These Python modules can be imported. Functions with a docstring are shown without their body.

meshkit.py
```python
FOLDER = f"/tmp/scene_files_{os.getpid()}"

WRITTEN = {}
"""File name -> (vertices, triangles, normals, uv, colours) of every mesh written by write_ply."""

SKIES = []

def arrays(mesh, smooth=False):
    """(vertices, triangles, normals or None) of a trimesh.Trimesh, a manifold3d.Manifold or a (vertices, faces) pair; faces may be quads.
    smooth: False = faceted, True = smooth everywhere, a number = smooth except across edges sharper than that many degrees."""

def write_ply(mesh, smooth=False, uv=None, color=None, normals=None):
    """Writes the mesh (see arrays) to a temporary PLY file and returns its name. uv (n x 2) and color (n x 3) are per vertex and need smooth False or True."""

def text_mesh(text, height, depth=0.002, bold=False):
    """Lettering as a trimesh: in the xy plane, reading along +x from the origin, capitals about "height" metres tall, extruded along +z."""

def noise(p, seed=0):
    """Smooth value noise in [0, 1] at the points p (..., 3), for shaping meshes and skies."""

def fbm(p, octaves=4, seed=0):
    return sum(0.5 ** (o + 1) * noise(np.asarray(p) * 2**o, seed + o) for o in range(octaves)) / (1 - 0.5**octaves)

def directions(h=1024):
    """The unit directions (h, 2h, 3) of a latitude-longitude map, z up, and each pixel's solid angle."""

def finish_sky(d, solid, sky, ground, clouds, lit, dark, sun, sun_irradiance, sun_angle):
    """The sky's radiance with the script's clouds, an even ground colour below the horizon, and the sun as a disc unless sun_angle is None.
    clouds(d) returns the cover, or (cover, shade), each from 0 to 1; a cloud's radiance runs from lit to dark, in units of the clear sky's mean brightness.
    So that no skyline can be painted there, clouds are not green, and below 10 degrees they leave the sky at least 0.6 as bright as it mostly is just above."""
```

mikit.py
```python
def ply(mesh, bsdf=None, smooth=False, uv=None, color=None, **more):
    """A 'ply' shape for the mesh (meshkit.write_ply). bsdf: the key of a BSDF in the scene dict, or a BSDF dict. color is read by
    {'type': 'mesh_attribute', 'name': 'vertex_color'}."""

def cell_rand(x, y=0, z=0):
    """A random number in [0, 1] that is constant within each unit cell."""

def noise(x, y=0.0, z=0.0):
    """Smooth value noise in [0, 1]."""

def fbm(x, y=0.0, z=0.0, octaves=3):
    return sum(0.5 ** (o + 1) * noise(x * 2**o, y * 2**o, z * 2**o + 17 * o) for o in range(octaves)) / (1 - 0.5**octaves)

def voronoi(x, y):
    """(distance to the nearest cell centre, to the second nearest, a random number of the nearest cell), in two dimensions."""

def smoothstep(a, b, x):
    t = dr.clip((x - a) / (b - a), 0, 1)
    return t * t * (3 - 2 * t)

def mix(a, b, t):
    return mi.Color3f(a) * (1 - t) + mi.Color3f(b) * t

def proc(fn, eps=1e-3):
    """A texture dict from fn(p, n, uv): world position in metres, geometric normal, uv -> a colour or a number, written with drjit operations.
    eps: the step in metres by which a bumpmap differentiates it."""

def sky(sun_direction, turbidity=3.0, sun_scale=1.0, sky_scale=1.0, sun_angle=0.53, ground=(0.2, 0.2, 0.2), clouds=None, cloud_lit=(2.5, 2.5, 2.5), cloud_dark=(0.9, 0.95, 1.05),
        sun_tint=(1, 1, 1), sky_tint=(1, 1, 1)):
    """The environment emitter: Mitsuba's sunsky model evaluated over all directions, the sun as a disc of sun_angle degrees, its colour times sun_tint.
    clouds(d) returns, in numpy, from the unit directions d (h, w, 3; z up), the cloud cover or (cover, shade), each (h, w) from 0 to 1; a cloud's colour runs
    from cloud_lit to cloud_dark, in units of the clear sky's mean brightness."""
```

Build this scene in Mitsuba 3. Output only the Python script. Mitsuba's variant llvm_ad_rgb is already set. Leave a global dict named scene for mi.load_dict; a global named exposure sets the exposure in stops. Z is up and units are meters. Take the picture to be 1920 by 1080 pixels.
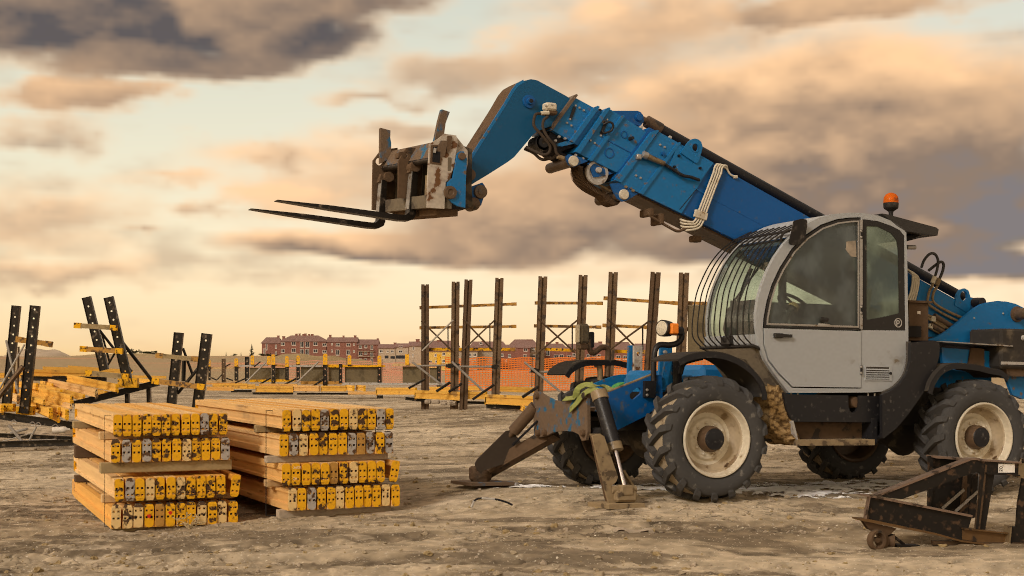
import math, random
import numpy as np, trimesh, drjit as dr, mitsuba as mi
import mikit, meshkit
from mikit import proc, fbm, noise, cell_rand, smoothstep, mix
from shapely.geometry import Polygon, LineString, Point, box as sbox
from shapely import affinity
from scipy.interpolate import RBFInterpolator

# ---------------------------------------------------------------- camera, light, exposure
F, CX, YH, EYE = 2700.0, 960.0, 672.0, 1.45      # focal length and horizon row of the 1920x1080 photograph, eye height in metres
scene, labels = {'type': 'scene'}, {}
T4 = mi.ScalarTransform4f
scene['camera'] = {'type': 'perspective', 'fov': math.degrees(2 * math.atan(960 / F)), 'fov_axis': 'x', 'near_clip': 0.1, 'far_clip': 9000.0,
                   'principal_point_offset_x': 0.0, 'principal_point_offset_y': (540 - YH) / 1080,
                   'to_world': T4().look_at(origin=[0, 0, EYE], target=[0, 10, EYE], up=[0, 0, 1]),
                   'film': {'type': 'hdrfilm', 'width': 1024, 'height': 576, 'rfilter': {'type': 'gaussian'}}, 'sampler': {'type': 'independent', 'sample_count': 64}}
exposure = 2.42

def sstep(a, b, x):
    t = np.clip((x - a) / (b - a), 0, 1)
    return t * t * (3 - 2 * t)

# cloud masses by bearing and height: (bearing, height, half width, half height) in thousandths of a radian, shade at top and bottom, raggedness
CLOUDS = [
    (-300, 173, 74, 12.6, 0.3, 0.5, 1.2), (-281, 227, 174, 40.0, 0.9, 1, 0.6), (-156, 226, 70, 28.9, 0.85, 0.9, 0.9), (-244, 196, 100, 14.8, 0.85, 0.75, 0.9), (-148, 247, 104, 14.8, 0.75, 0.8, 0.9),
    (-326, 148, 33, 10.0, 0.4, 0.9, 0.9), (-335, 95, 67, 13.3, 0.1, 0.75, 0.7), (-326, 56, 59, 6.7, 0.25, 0.9, 0.7), (-215, 102, 19, 4.4, 0.35, 0.65, 1), (-261, 84, 13, 3.0, 0.4, 0.6, 1),
    (-244, 127, 22, 5.2, 0.1, 0.3, 1.2), (-119, 125, 69, 20.7, 0, 0.5, 0.9), (-169, 138, 18, 8.9, 0.35, 0.55, 1.2), (-148, 107, 52, 8.1, 0, 0.2, 1), (-89, 76, 126, 11.5, 0.05, 0.9, 0.55),
    (15, 101, 119, 35.2, 0.4, 0.78, 0.7), (-74, 154, 24, 5.9, 0.55, 0.7, 1.2), (-41, 195, 43, 13.3, 0.5, 0.8, 1), (-91, 180, 30, 4.8, 0.5, 0.7, 1), (70, 226, 69, 28.9, 0, 0.55, 0.9),
    (104, 242, 48, 19.3, 0.1, 0.5, 0.9), (41, 203, 52, 15.6, 0.3, 0.65, 0.9), (222, 182, 167, 36.3, 0.05, 0.6, 0.5), (237, 140, 181, 48.1, 0.5, 0.86, 0.5), (104, 127, 126, 51.9, 0.35, 0.73, 0.6),
    (296, 101, 126, 38.9, 0.8, 1.05, 0.5), (200, 78, 163, 19.3, 0.7, 1.03, 0.5), (311, 62, 104, 12.6, 0.95, 1.05, 0.5), (222, 241, 78, 15.6, 0.4, 0.6, 0.9), (333, 246, 59, 9.6, 0.45, 0.65, 0.9),
    (161, 233, 17, 15.6, 0.55, 0.7, 1)]

def clouds(d):
    x, y, z = d[..., 0], d[..., 1], d[..., 2]
    az = np.arctan2(x, y)
    a, e = 1000 * np.tan(np.clip(az, -1.2, 1.2)), 1000 * z / np.maximum(np.hypot(x, y), 1e-4)
    q = np.stack([a * 0.014, e * 0.030, 0 * a], -1)
    n1 = meshkit.fbm(q, 6, 3) - .5
    n2 = meshkit.fbm(q * [2.6, 2.4, 1] + 31.7, 6, 9) - .5
    wx, wy = 70 * (meshkit.fbm(q * .9 + 5.2, 5, 5) - .5), 32 * (meshkit.fbm(q * .9 + 77.1, 5, 6) - .5)
    sx, sy = 62 * (meshkit.fbm(q * 2.3 + 15.2, 5, 15) - .5), 25 * (meshkit.fbm(q * 2.3 + 47.1, 5, 16) - .5)
    cover, shade = np.zeros_like(a), np.zeros_like(a)
    for cx, cy, rx, ry, s0, s1, rag in CLOUDS:
        small = rx < 70
        if small: rx, ry = rx * 1.35, ry * 1.4
        u, v = (a + (sx if small else .8 * wx) - cx) / rx, (e + (sy if small else .8 * wy) - cy) / ry
        r = np.sqrt(u * u + v * v) + rag * (.4 * n1 + 1.5 * n2 if small else .8 * n1 + .8 * n2)
        c = 1 - sstep(.2 if small else .62, 1.35 if small else 1.16, r)
        s = s0 + (s1 - s0) * sstep(-.8, .8, -v + 1.1 * n2 + .6 * n1) + .52 * n2 + .25 * n1
        s = s + .12 * np.clip(u, -1, 1)
        c = c * (.8 if small else 1)
        shade = shade * (1 - c) + s * c
        cover = 1 - (1 - cover) * (1 - c)
    # thin streaks between the masses, and an even broken deck everywhere the clouds above do not reach
    n4 = meshkit.fbm(q * [.55, 1.6, 1] + 61.3, 6, 33) - .5
    st = sstep(-.08, .26, n4 + .35 * n2) * .95
    sw = st * .6 * (1 - cover)
    shade = (shade * cover + np.clip(.24 + 1.5 * n1 + .8 * n2, -.1, .6) * sw) / np.maximum(cover + sw, 1e-3)
    cover = 1 - (1 - cover) * (1 - st * .6)
    q3 = d * 3.2
    n3 = meshkit.fbm(np.stack([q3[..., 0], q3[..., 1], q3[..., 2] * 2.2], -1), 5, 21)
    out = np.maximum(sstep(400, 560, np.abs(a)), sstep(262, 380, e))
    out = np.maximum(out, (y < 0) * 1.0)
    oc, os_ = sstep(.28, .52, n3), .60 + 1.1 * (n3 - .45)
    cover, shade = cover * (1 - out) + oc * out, shade * (1 - out) + np.clip(os_, 0, 1) * out
    return np.clip(cover, 0, 1), np.clip(shade, 0, 1)

SUN = (-.50, -.72, .52)
scene['sky'] = mikit.sky(SUN, turbidity=8, sun_scale=.32, sky_scale=1.0, sun_angle=12, ground=(.25, .19, .13), clouds=clouds, cloud_lit=(1.16, .73, .40), cloud_dark=(.130, .115, .116),
                         sun_tint=(.82, .98, 1.32), sky_tint=(1.72, 1.42, .93))

# ---------------------------------------------------------------- materials
# palette: name -> base, chip colour, grain per metre, chips at wear 1, dust
PAL = {
    'darkbrown': ((.050, .039, .032), (.09, .06, .04), 9, .5, .08), 'teal': ((.002, .085, .21), (.10, .065, .04), 9, .4, .0), 'yellowwood': ((.74, .42, .075), (.36, .20, .06), 7, .6, .1), 'oldsteel': ((.15, .098, .058), (.06, .045, .035), 10, .8, .08), 'blue': ((.002, .155, .42), (.14, .11, .085), 22, .52, .04), 'deepblue': ((.001, .087, .31), (.06, .10, .17), 22, .5, .015),
    'cab': ((.385, .41, .435), (.20, .17, .13), 7, .25, .03), 'rustedge': ((.26, .185, .145), (.07, .05, .04), 18, .8, .05), 'rustorange': ((.17, .098, .043), (.045, .034, .028), 11, .9, .06), 'black': ((.011, .012, .016), (.07, .066, .062), 30, .40, .03), 'blackrust': ((.016, .015, .015), (.105, .066, .043), 26, .72, .04), 'dirtygrey': ((.15, .128, .095), (.07, .06, .05), 6, .8, .15),
    'rustblue': ((.14, .098, .068), (.02, .12, .24), 13, .68, .12), 'rustwhite': ((.50, .45, .39), (.13, .055, .022), 14, .8, .20),
    'yellow': ((.82, .43, .014), (.080, .043, .022), 27, .95, .02), 'greyplate': ((.42, .39, .36), (.10, .055, .03), 30, 1.0, .05), 'paleyellow': ((.76, .55, .25), (.085, .05, .03), 27, 1.0, .04),
    'ochre': ((.47, .25, .055), (.12, .07, .035), 20, 1.0, .15),
    'steel': ((.016, .014, .013), (.17, .14, .115), 18, .5, .03), 'rust': ((.105, .066, .040), (.032, .027, .024), 9, .7, .10), 'cream': ((.64, .59, .48), (.34, .25, .15), 11, .4, .10),
    'dirtycream': ((.42, .345, .24), (.22, .155, .09), 12, .7, .1), 'rubber': ((.058, .059, .062), (.15, .145, .135), 20, .7, .04), 'mud': ((.36, .30, .215), (.15, .11, .07), 18, .8, .1), 'galv': ((.43, .415, .395), (.20, .15, .11), 22, .7, .1),
    'oldwood': ((.33, .25, .13), (.16, .12, .06), 14, .6, .2), 'orange': ((.9, .25, .02), (.5, .1, .01), 20, .2, .04), 'brass': ((.27, .205, .125), (.10, .075, .05), 14, .9, .1),
    'plastic': ((.015, .015, .016), (.12, .105, .09), 16, .5, .05), 'sling': ((.26, .31, .09), (.16, .19, .06), 30, .7, .2), 'green': ((.07, .33, .10), (.12, .30, .1), 30, .5, .1),
    'brick': ((.26, .118, .092), (.21, .095, .075), 1.5, .6, .05), 'tile': ((.25, .155, .14), (.18, .11, .10), 1.3, .8, .05), 'plaster': ((.47, .39, .30), (.45, .38, .3), .8, .5, .05),
    'yellowwall': ((.72, .50, .14), (.6, .42, .14), .8, .5, .05), 'ply': ((.15, .122, .072), (.09, .075, .045), 5, .9, .15), 'net': ((.95, .29, .06), (.85, .28, .1), 3, .4, .0),
    'window': ((.035, .035, .04), (.06, .06, .065), 2, .4, .0), 'frame': ((.72, .67, .6), (.5, .45, .4), 3, .3, .05), 'lamp': ((.75, .70, .58), (.5, .45, .35), 14, .4, .2),
    'concrete': ((.40, .34, .27), (.28, .24, .19), 4, .6, .2), 'plank': ((.58, .40, .20), (.38, .25, .12), 9, .7, .15), 'sheet': ((.80, .42, .30), (.7, .36, .25), .6, .5, .1),
    'dustyblack': ((.026, .026, .027), (.10, .085, .065), 8, .75, .09), 'snow': ((.92, .92, .93), (.75, .74, .72), 14, .6, .0), 'white': ((.78, .76, .72), (.3, .25, .2), 26, .5, .1),
    'interior': ((.055, .055, .055), (.03, .03, .03), 8, .4, .15), 'red': ((.6, .03, .02), (.4, .02, .02), 20, .3, .05), 'bark': ((.10, .075, .05), (.06, .045, .03), 10, .6, .1), 'leaf': ((.045, .05, .022), (.03, .035, .016), 1, .6, .0),
    'dried': ((.55, .45, .27), (.4, .3, .18), 30, .5, .1)}
NAMES = list(PAL)
_cols = [mi.Float([PAL[k][0][i] for k in NAMES]) for i in range(3)] + [mi.Float([PAL[k][1][i] for k in NAMES]) for i in range(3)] + [mi.Float([float(PAL[k][j]) for k in NAMES]) for j in (2, 3, 4)]

def worn(p, n, uv):
    k = mi.UInt32(dr.clip(dr.floor(uv.x + .5), 0, len(NAMES) - 1))
    g = [dr.gather(mi.Float, c, k) for c in _cols]
    w = uv.y * g[7]
    q = p * g[6]
    f = fbm(q.x, q.y, q.z * .8, 5)
    t = .80 - .30 * w
    chip = smoothstep(t, t + .045, f) * dr.select(w > 0, 1.0, 0.0)
    edge = smoothstep(t - .10, t + .02, f) * dr.select(w > 0, .35, 0.0)
    c = mix(mi.Color3f(g[0], g[1], g[2]), mi.Color3f(g[3], g[4], g[5]), dr.maximum(chip, edge))
    d = fbm(p.x * 2.3 + 7, p.y * 2.3, p.z * 1.2, 3) * (.55 + .9 * dr.maximum(n.z, 0))
    c = mix(c, mi.Color3f(.30, .22, .14), dr.clip(g[8] * d * 1.7, 0, .8))
    am = .02 + dr.minimum(g[8] * 1.6, .22)
    return c * (1 - am * .5 + am * noise(p.x * 45, p.y * 45, p.z * 45))

_worn = proc(worn)
def surf(rough, spec, **kw):
    return {'type': 'twosided', 'b': {'type': 'principled', 'base_color': _worn, 'roughness': rough, 'specular': spec, **kw}}
scene['paint'] = surf(.42, .35)
scene['matte'] = surf(.85, .2)
scene['metal'] = surf(.36, .5, metallic=.55)
scene['chrome'] = {'type': 'twosided', 'b': {'type': 'roughconductor', 'material': 'Cr', 'alpha': .12}}

def wood(p, n, uv):
    seed = dr.floor(uv.x / 20)
    a, b = uv.x - 20 * seed, uv.y
    r, r2, r3 = cell_rand(seed, 3), cell_rand(seed, 7), cell_rand(seed, 11)
    c = mix(mi.Color3f(.70, .385, .10), mi.Color3f(.69, .475, .235), r)
    c = mix(c, mi.Color3f(.60, .27, .03), smoothstep(.6, .9, r2) * .8)
    g = fbm(a * 1.6 + 13 * r, b * 60, seed * 3.1, 4)
    c = c * (.84 + .32 * g)
    knots = smoothstep(.80, .86, fbm(a * 4, b * 26, seed, 2))
    c = mix(c, mi.Color3f(.22, .11, .04), knots * .55)
    d = fbm(p.x * 3.1, p.y * 3.1, p.z * 5, 3)
    c = mix(c, mi.Color3f(.26, .19, .115), smoothstep(.55, .85, d) * (.15 + .4 * r3))
    return c
scene['wood'] = {'type': 'twosided', 'b': {'type': 'principled', 'base_color': proc(wood), 'roughness': .7, 'specular': .3}}

def dirt(p, n, uv):
    x, y = p.x, p.y
    c = mix(mi.Color3f(.275, .220, .150), mi.Color3f(.43, .36, .262), smoothstep(.34, .66, fbm(x * .35, y * .8, 1.3, 4)))
    c = mix(c, mi.Color3f(.135, .105, .072), smoothstep(.53, .64, fbm(x * 1.1 + 9, y * 2.6, 4, 6)) * .8)
    c = mix(c, mi.Color3f(.48, .41, .31), smoothstep(.60, .70, fbm(x * 2.4, y * 5, 8, 5)) * .5)
    h = fbm(x * 9, y * 9, 0, 5)
    c = c * (.5 + 1.0 * h)
    crk = dr.abs(2 * fbm(x * 5.3, y * 7, 6, 4) - 1)
    c = c * (1 - .55 * smoothstep(.07, .0, crk) * smoothstep(.45, .6, noise(x * .8, y * .8, 2)))
    d, _, r = mikit.voronoi(x * 19, y * 19)
    c = mix(c, mi.Color3f(.62, .57, .48) * (.5 + .8 * cell_rand(r * 977)), smoothstep(.20, .12, d) * dr.select(r > .90, .8, 0.0))
    d, _, r = mikit.voronoi(x * 47 + 3, y * 47)
    c = mix(c, mi.Color3f(.58, .52, .43) * (.35 + 1.0 * cell_rand(r * 977)), smoothstep(.30, .2, d) * dr.select(r > .86, .7, 0.0))
    dist = dr.sqrt(x * x + y * y)
    far = mix(mi.Color3f(.48, .225, .13), mi.Color3f(.30, .23, .14), smoothstep(.4, .6, fbm(x * .012, y * .03, 3, 3)))
    return mix(c, far, smoothstep(62, 90, dist))
def dirt_h(p, n, uv):
    return .020 * fbm(p.x * 15, p.y * 15, 0, 6)
scene['dirt'] = {'type': 'twosided', 'b': {'type': 'bumpmap', 'arbitrary': proc(dirt_h, .004), 'scale': 1.0, 'bsdf': {'type': 'principled', 'base_color': proc(dirt), 'roughness': .95, 'specular': .15}}}

def mudcol(p, n, uv):
    f = fbm(p.x * 22, p.y * 22, p.z * 30, 4)
    return mix(mi.Color3f(.12, .075, .035), mi.Color3f(.42, .29, .14), smoothstep(.32, .62, f))
scene['mudcake'] = {'type': 'twosided', 'b': {'type': 'principled', 'base_color': proc(mudcol), 'roughness': .95, 'specular': .1}}

def dustw(p, n, uv):
    return dr.clip(uv.x * (.35 + .9 * smoothstep(.35, .8, fbm(p.x * 5, p.y * 5, p.z * 3, 4))), 0, 1)
def glass(tint):
    return {'type': 'blendbsdf', 'weight': proc(dustw), 'a': {'type': 'thindielectric', 'specular_transmittance': {'type': 'rgb', 'value': tint}},
            'b': {'type': 'twosided', 'x': {'type': 'diffuse', 'reflectance': {'type': 'rgb', 'value': (.215, .245, .25)}}}}
scene['cabglass'] = glass((.70, .80, .74))
scene['greenglass'] = {**glass((.74, .86, .76)), 'b': {'type': 'twosided', 'x': {'type': 'diffuse', 'reflectance': {'type': 'rgb', 'value': (.27, .34, .28)}}}}
scene['amber'] = {'type': 'principledthin', 'base_color': {'type': 'rgb', 'value': (.95, .28, .03)}, 'roughness': .15, 'diff_trans': 1.0, 'spec_trans': .15}
scene['leafmat'] = {'type': 'principledthin', 'base_color': _worn, 'roughness': .7, 'diff_trans': .7}

# ---------------------------------------------------------------- mesh helpers
def at(u, v, Y): return np.array([(u - CX) / F * Y, Y, EYE + (YH - v) / F * Y])      # the point a photograph pixel shows, at the measured distance Y
def num(key):
    if key not in scene and key not in labels and not any(s.startswith(key + '__') for s in _roots.get(key, ())): return key
    i = _count.get(key, 0)
    while True:
        i += 1
        k = f'{key}_{i:03d}'
        if k not in scene and k not in labels and k not in _used:
            _count[key] = i
            return k
_roots, _count, _used = {}, {}, set()
def fresh(key):
    k = key if key not in _used else num(key)
    _used.add(k)
    return k
def tm(v, f): return trimesh.Trimesh(np.asarray(v, float), np.asarray(f), process=False)
def join(*ms): return trimesh.util.concatenate([m for m in ms])

def obj(name, parts, parent=None, bsdf='paint', smooth=False, M=None, uv=None):
    """One entry of the scene. parts: [(mesh, palette name, wear), ...]; smooth: False or an angle; M: 4x4 matrix."""
    key = fresh((parent + '__' if parent else '') + name)
    vs, fs, us, n0 = [], [], [], 0
    if not isinstance(parts, list): parts = [parts]
    for i, part in enumerate(parts):
        m, k, w = part if isinstance(part, tuple) else (part, 'cab', 0)
        if smooth: m = trimesh.graph.smooth_shade(trimesh.Trimesh(m.vertices, m.faces, process=True), angle=math.radians(smooth), facet_minarea=None)
        vs.append(np.asarray(m.vertices)); fs.append(np.asarray(m.faces) + n0); n0 += len(m.vertices)
        us.append(np.tile([float(NAMES.index(k)) if isinstance(k, str) else k, w], (len(m.vertices), 1)))
    v, f, u = np.vstack(vs), np.vstack(fs), (np.vstack(us) if uv is None else uv)
    if M is not None: v = v @ M[:3, :3].T + M[:3, 3]
    scene[key] = mikit.ply(tm(v, f), bsdf, True if smooth else False, uv=u)
    return key
def each(name, parts, parent=None, bsdf='paint', smooth=False, M=None):
    """As obj, but every separate piece becomes an entry of its own."""
    for m, k, w in parts:
        m = trimesh.Trimesh(m.vertices, m.faces, process=True)
        for lab in trimesh.graph.connected_components(m.face_adjacency, nodes=np.arange(len(m.faces)), min_len=1):
            q = tm(m.vertices, np.asarray(m.faces)[lab]); q.remove_unreferenced_vertices()
            obj(name, [(q, k, w)], parent, bsdf, smooth, M)
def thing(name, label, cat, group=None):
    key = fresh(name)
    labels[key] = {'label': label, 'category': cat, 'kind': 'thing'}
    if group: labels[key]['group'] = group
    return key
def tag(key, label, cat=None, group=None, kind=None):
    labels[key] = {'label': label}
    if cat: labels[key]['category'] = cat
    if group: labels[key]['group'] = group
    labels[key]['kind'] = kind or 'thing'
    return key

BOXF = [[0, 2, 1], [0, 3, 2], [4, 5, 6], [4, 6, 7], [0, 1, 5], [0, 5, 4], [1, 2, 6], [1, 6, 5], [2, 3, 7], [2, 7, 6], [3, 0, 4], [3, 4, 7]]
def hexa(p): return tm(p, BOXF)                                        # 8 corners: bottom ring, top ring
def box(x0, x1, y0, y1, z0, z1): return hexa([[x0, y0, z0], [x1, y0, z0], [x1, y1, z0], [x0, y1, z0], [x0, y0, z1], [x1, y0, z1], [x1, y1, z1], [x0, y1, z1]])
def cbox(x0, x1, y0, y1, z0, z1, c=.01):                               # box with chamfered edges
    pts = [(sx, sy, sz) for sx in ((x0, x0 + c, x1 - c, x1)) for sy in ((y0, y0 + c, y1 - c, y1)) for sz in ((z0, z0 + c, z1 - c, z1))
           if (sx in (x0, x1)) + (sy in (y0, y1)) + (sz in (z0, z1)) == 1]
    return trimesh.convex.convex_hull(np.array(pts))
def unit(a): return np.asarray(a, float) / np.linalg.norm(a)
def bar(p0, p1, w, h, up=(0, 0, 1)):                                   # box along a line, w across and h in the up direction
    p0, p1 = np.asarray(p0, float), np.asarray(p1, float)
    d = unit(p1 - p0); s = unit(np.cross(d, up)); u = np.cross(s, d)
    r = [-s * w / 2 - u * h / 2, s * w / 2 - u * h / 2, s * w / 2 + u * h / 2, -s * w / 2 + u * h / 2]
    return hexa([p0 + a for a in r][::-1] + [p1 + a for a in r][::-1])
def channel(p0, p1, w, h, t, up=(0, 0, 1), open_=1):                   # U profile: web of height h, flanges of width w towards the side
    p0, p1 = np.asarray(p0, float), np.asarray(p1, float)
    d = unit(p1 - p0); s = unit(np.cross(d, up)) * open_; u = np.cross(s, d) * open_
    web = bar(p0, p1, t, h, up)
    o = s * (w / 2 + t * .5 + .0005)
    return join(web, bar(p0 + o + u * (h - t) / 2, p1 + o + u * (h - t) / 2, w, t, up), bar(p0 + o - u * (h - t) / 2, p1 + o - u * (h - t) / 2, w, t, up))
def curve(pts, n=6):                                                   # Catmull-Rom through the points
    p = np.asarray(pts, float)
    if len(p) < 3: return p
    q = np.vstack([2 * p[0] - p[1], p, 2 * p[-1] - p[-2]])
    out = []
    for i in range(len(p) - 1):
        a, b, c, d = q[i:i + 4]
        for t in np.arange(n) / n:
            out.append(.5 * (2 * b + (c - a) * t + (2 * a - 5 * b + 4 * c - d) * t * t + (3 * b - a - 3 * c + d) * t ** 3))
    return np.array(out + [p[-1]])
def tube(pts, r, n=8, soft=0):
    p = curve(pts, soft) if soft else np.asarray(pts, float)
    r = np.broadcast_to(r, len(p))
    d = np.gradient(p, axis=0); d /= np.linalg.norm(d, axis=1, keepdims=True)
    s = unit(np.cross(d[0], [.3, .2, .9] if abs(d[0][2]) < .9 else [1, .1, 0]))
    v = []
    for i in range(len(p)):
        s = unit(s - d[i] * (s @ d[i])); b = np.cross(d[i], s)
        a = np.arange(n) / n * 2 * np.pi
        v.append(p[i] + r[i] * (np.cos(a)[:, None] * s + np.sin(a)[:, None] * b))
    f = []
    for i in range(len(p) - 1):
        for j in range(n):
            a, b = i * n + j, i * n + (j + 1) % n
            f += [[a, b, b + n], [a, b + n, a + n]]
    k = len(p) * n
    v = np.vstack(v + [p[:1], p[-1:]])
    for j in range(n):
        f += [[k, (j + 1) % n, j], [k + 1, k - n + j, k - n + (j + 1) % n]]
    return tm(v, f)
def cyl(p0, p1, r, n=16): return tube([p0, p1], r, n)
def lathe(prof, p0, ax, n=32):                                         # prof: (radius, distance along ax)
    ax = unit(ax); s = unit(np.cross(ax, [.31, .17, .93])); b = np.cross(ax, s); p0 = np.asarray(p0, float)
    a = np.arange(n) / n * 2 * np.pi
    ring = np.cos(a)[:, None] * s + np.sin(a)[:, None] * b
    v = np.vstack([p0 + ax * h + r * ring for r, h in prof]); f = []
    for i in range(len(prof) - 1):
        for j in range(n):
            c, e = i * n + j, i * n + (j + 1) % n
            f += [[c, e, e + n], [c, e + n, c + n]]
    return tm(v, f)
def extrude(poly, h):
    poly = poly if hasattr(poly, 'geom_type') else Polygon(poly)
    if not poly.is_valid: poly = poly.buffer(0)
    return join(*[trimesh.creation.extrude_polygon(g, h, engine='earcut') for g in getattr(poly, 'geoms', [poly])])
def ext(poly, y0, y1):                                                 # polygon in x,z extruded along y
    m = extrude(poly, y1 - y0)
    v = np.array(m.vertices)
    return tm(np.stack([v[:, 0], y1 - v[:, 2], v[:, 1]], 1), m.faces)
def extx(poly, x0, x1):                                                # polygon in y,z extruded along x
    m = extrude(poly, x1 - x0)
    v = np.array(m.vertices)
    return tm(np.stack([x0 + v[:, 2], v[:, 0], v[:, 1]], 1), m.faces)
def frame4(o, x, y, z):
    m = np.eye(4); m[:3, 0], m[:3, 1], m[:3, 2], m[:3, 3] = x, y, z, o
    return m

# ---------------------------------------------------------------- the machine's own frame (x forward, y away from the camera, z up from its tyres' foot)
_yaw, _pi, _ro = .424646, .017263, -.014857
def _rot():
    a = np.array([-np.cos(_yaw), -np.sin(_yaw), 0]); b = np.array([-np.sin(_yaw), np.cos(_yaw), 0]); c = np.array([0, 0, 1.])
    cp, sp, cr, sr = np.cos(_pi), np.sin(_pi), np.cos(_ro), np.sin(_ro)
    return np.stack([a, b, c], 1) @ np.array([[cp, 0, -sp], [0, 1, 0], [sp, 0, cp]]) @ np.array([[1, 0, 0], [0, cr, -sr], [0, sr, cr]])
MR = _rot()
MO = np.array([1.8205, 12.7715, EYE - .7184]) - MR @ np.array([0, 0, .565])
MT = np.eye(4); MT[:3, :3] = MR; MT[:3, 3] = MO
def mw(p): return MR @ np.asarray(p, float) + MO

# ---------------------------------------------------------------- ground
_anch = [(-3.4, 12.3, -.03), (-2.6, 12.7, -.03), (-4.5, 15, 0), (-1.97, 12.5, .07), (-1.1, 12.9, .07), (-3, 15.5, .07), (2.8, 10.9, 0), (4.2, 10.9, .02), (-4, 9, -.02), (0, 9, .02), (3, 9, 0), (-4, 6, 0), (4, 6, 0),
         (0, 2, 0), (-8, 24, -.04), (-5.5, 24, .02), (-10, 24, -.04), (-1, 30, .40), (.5, 27, .45), (2.6, 25, .44), (-8.5, 50, .1), (-5.7, 50, .1), (-3.7, 42, .2), (-1.5, 60, .16), (8, 60, .2), (9, 30, .4), (8, 46, .35), (-14, 40, 0), (-16, 60, .2),
         (5.9, 11.5, .1), (8, 14, .2)]
for q in ((0, .2, 0), (-3.05, .2, 0), (0, 2.2, 0), (-3.05, 2.2, 0), (1.25, 2.2, 0), (.9, .1, -.04)): _anch.append(tuple(mw(np.array(q) + [0, 0, .02])))
_anch = np.array(_anch)
_rbf = RBFInterpolator(_anch[:, :2], _anch[:, 2], kernel='thin_plate_spline', smoothing=.02)
def ground(x, y):
    x, y = np.broadcast_arrays(np.asarray(x, float), np.asarray(y, float)); sh = x.shape
    x, y = x.ravel(), y.ravel()
    r, az = np.hypot(x, y), np.arctan2(x, y)
    near = np.zeros_like(x)
    ok = (y > -4) & (y < 82) & (np.abs(x) < 30)
    if ok.any(): near[ok] = _rbf(np.stack([x[ok], y[ok]], 1))
    w = sstep(82, 62, y) * sstep(-4, 2, y) * sstep(27, 15, np.abs(x))
    z = near * w + .15 * (1 - w) * sstep(-20, 20, y)
    left = sstep(-.10, -.17, az)
    z = z + sstep(75, 420, r) * (left * 2.0 - (1 - left) * 3.2) * sstep(-.2, .3, y / np.maximum(r, .1))
    return z.reshape(sh)
def gz(x, y): return float(ground(x, y))
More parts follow.
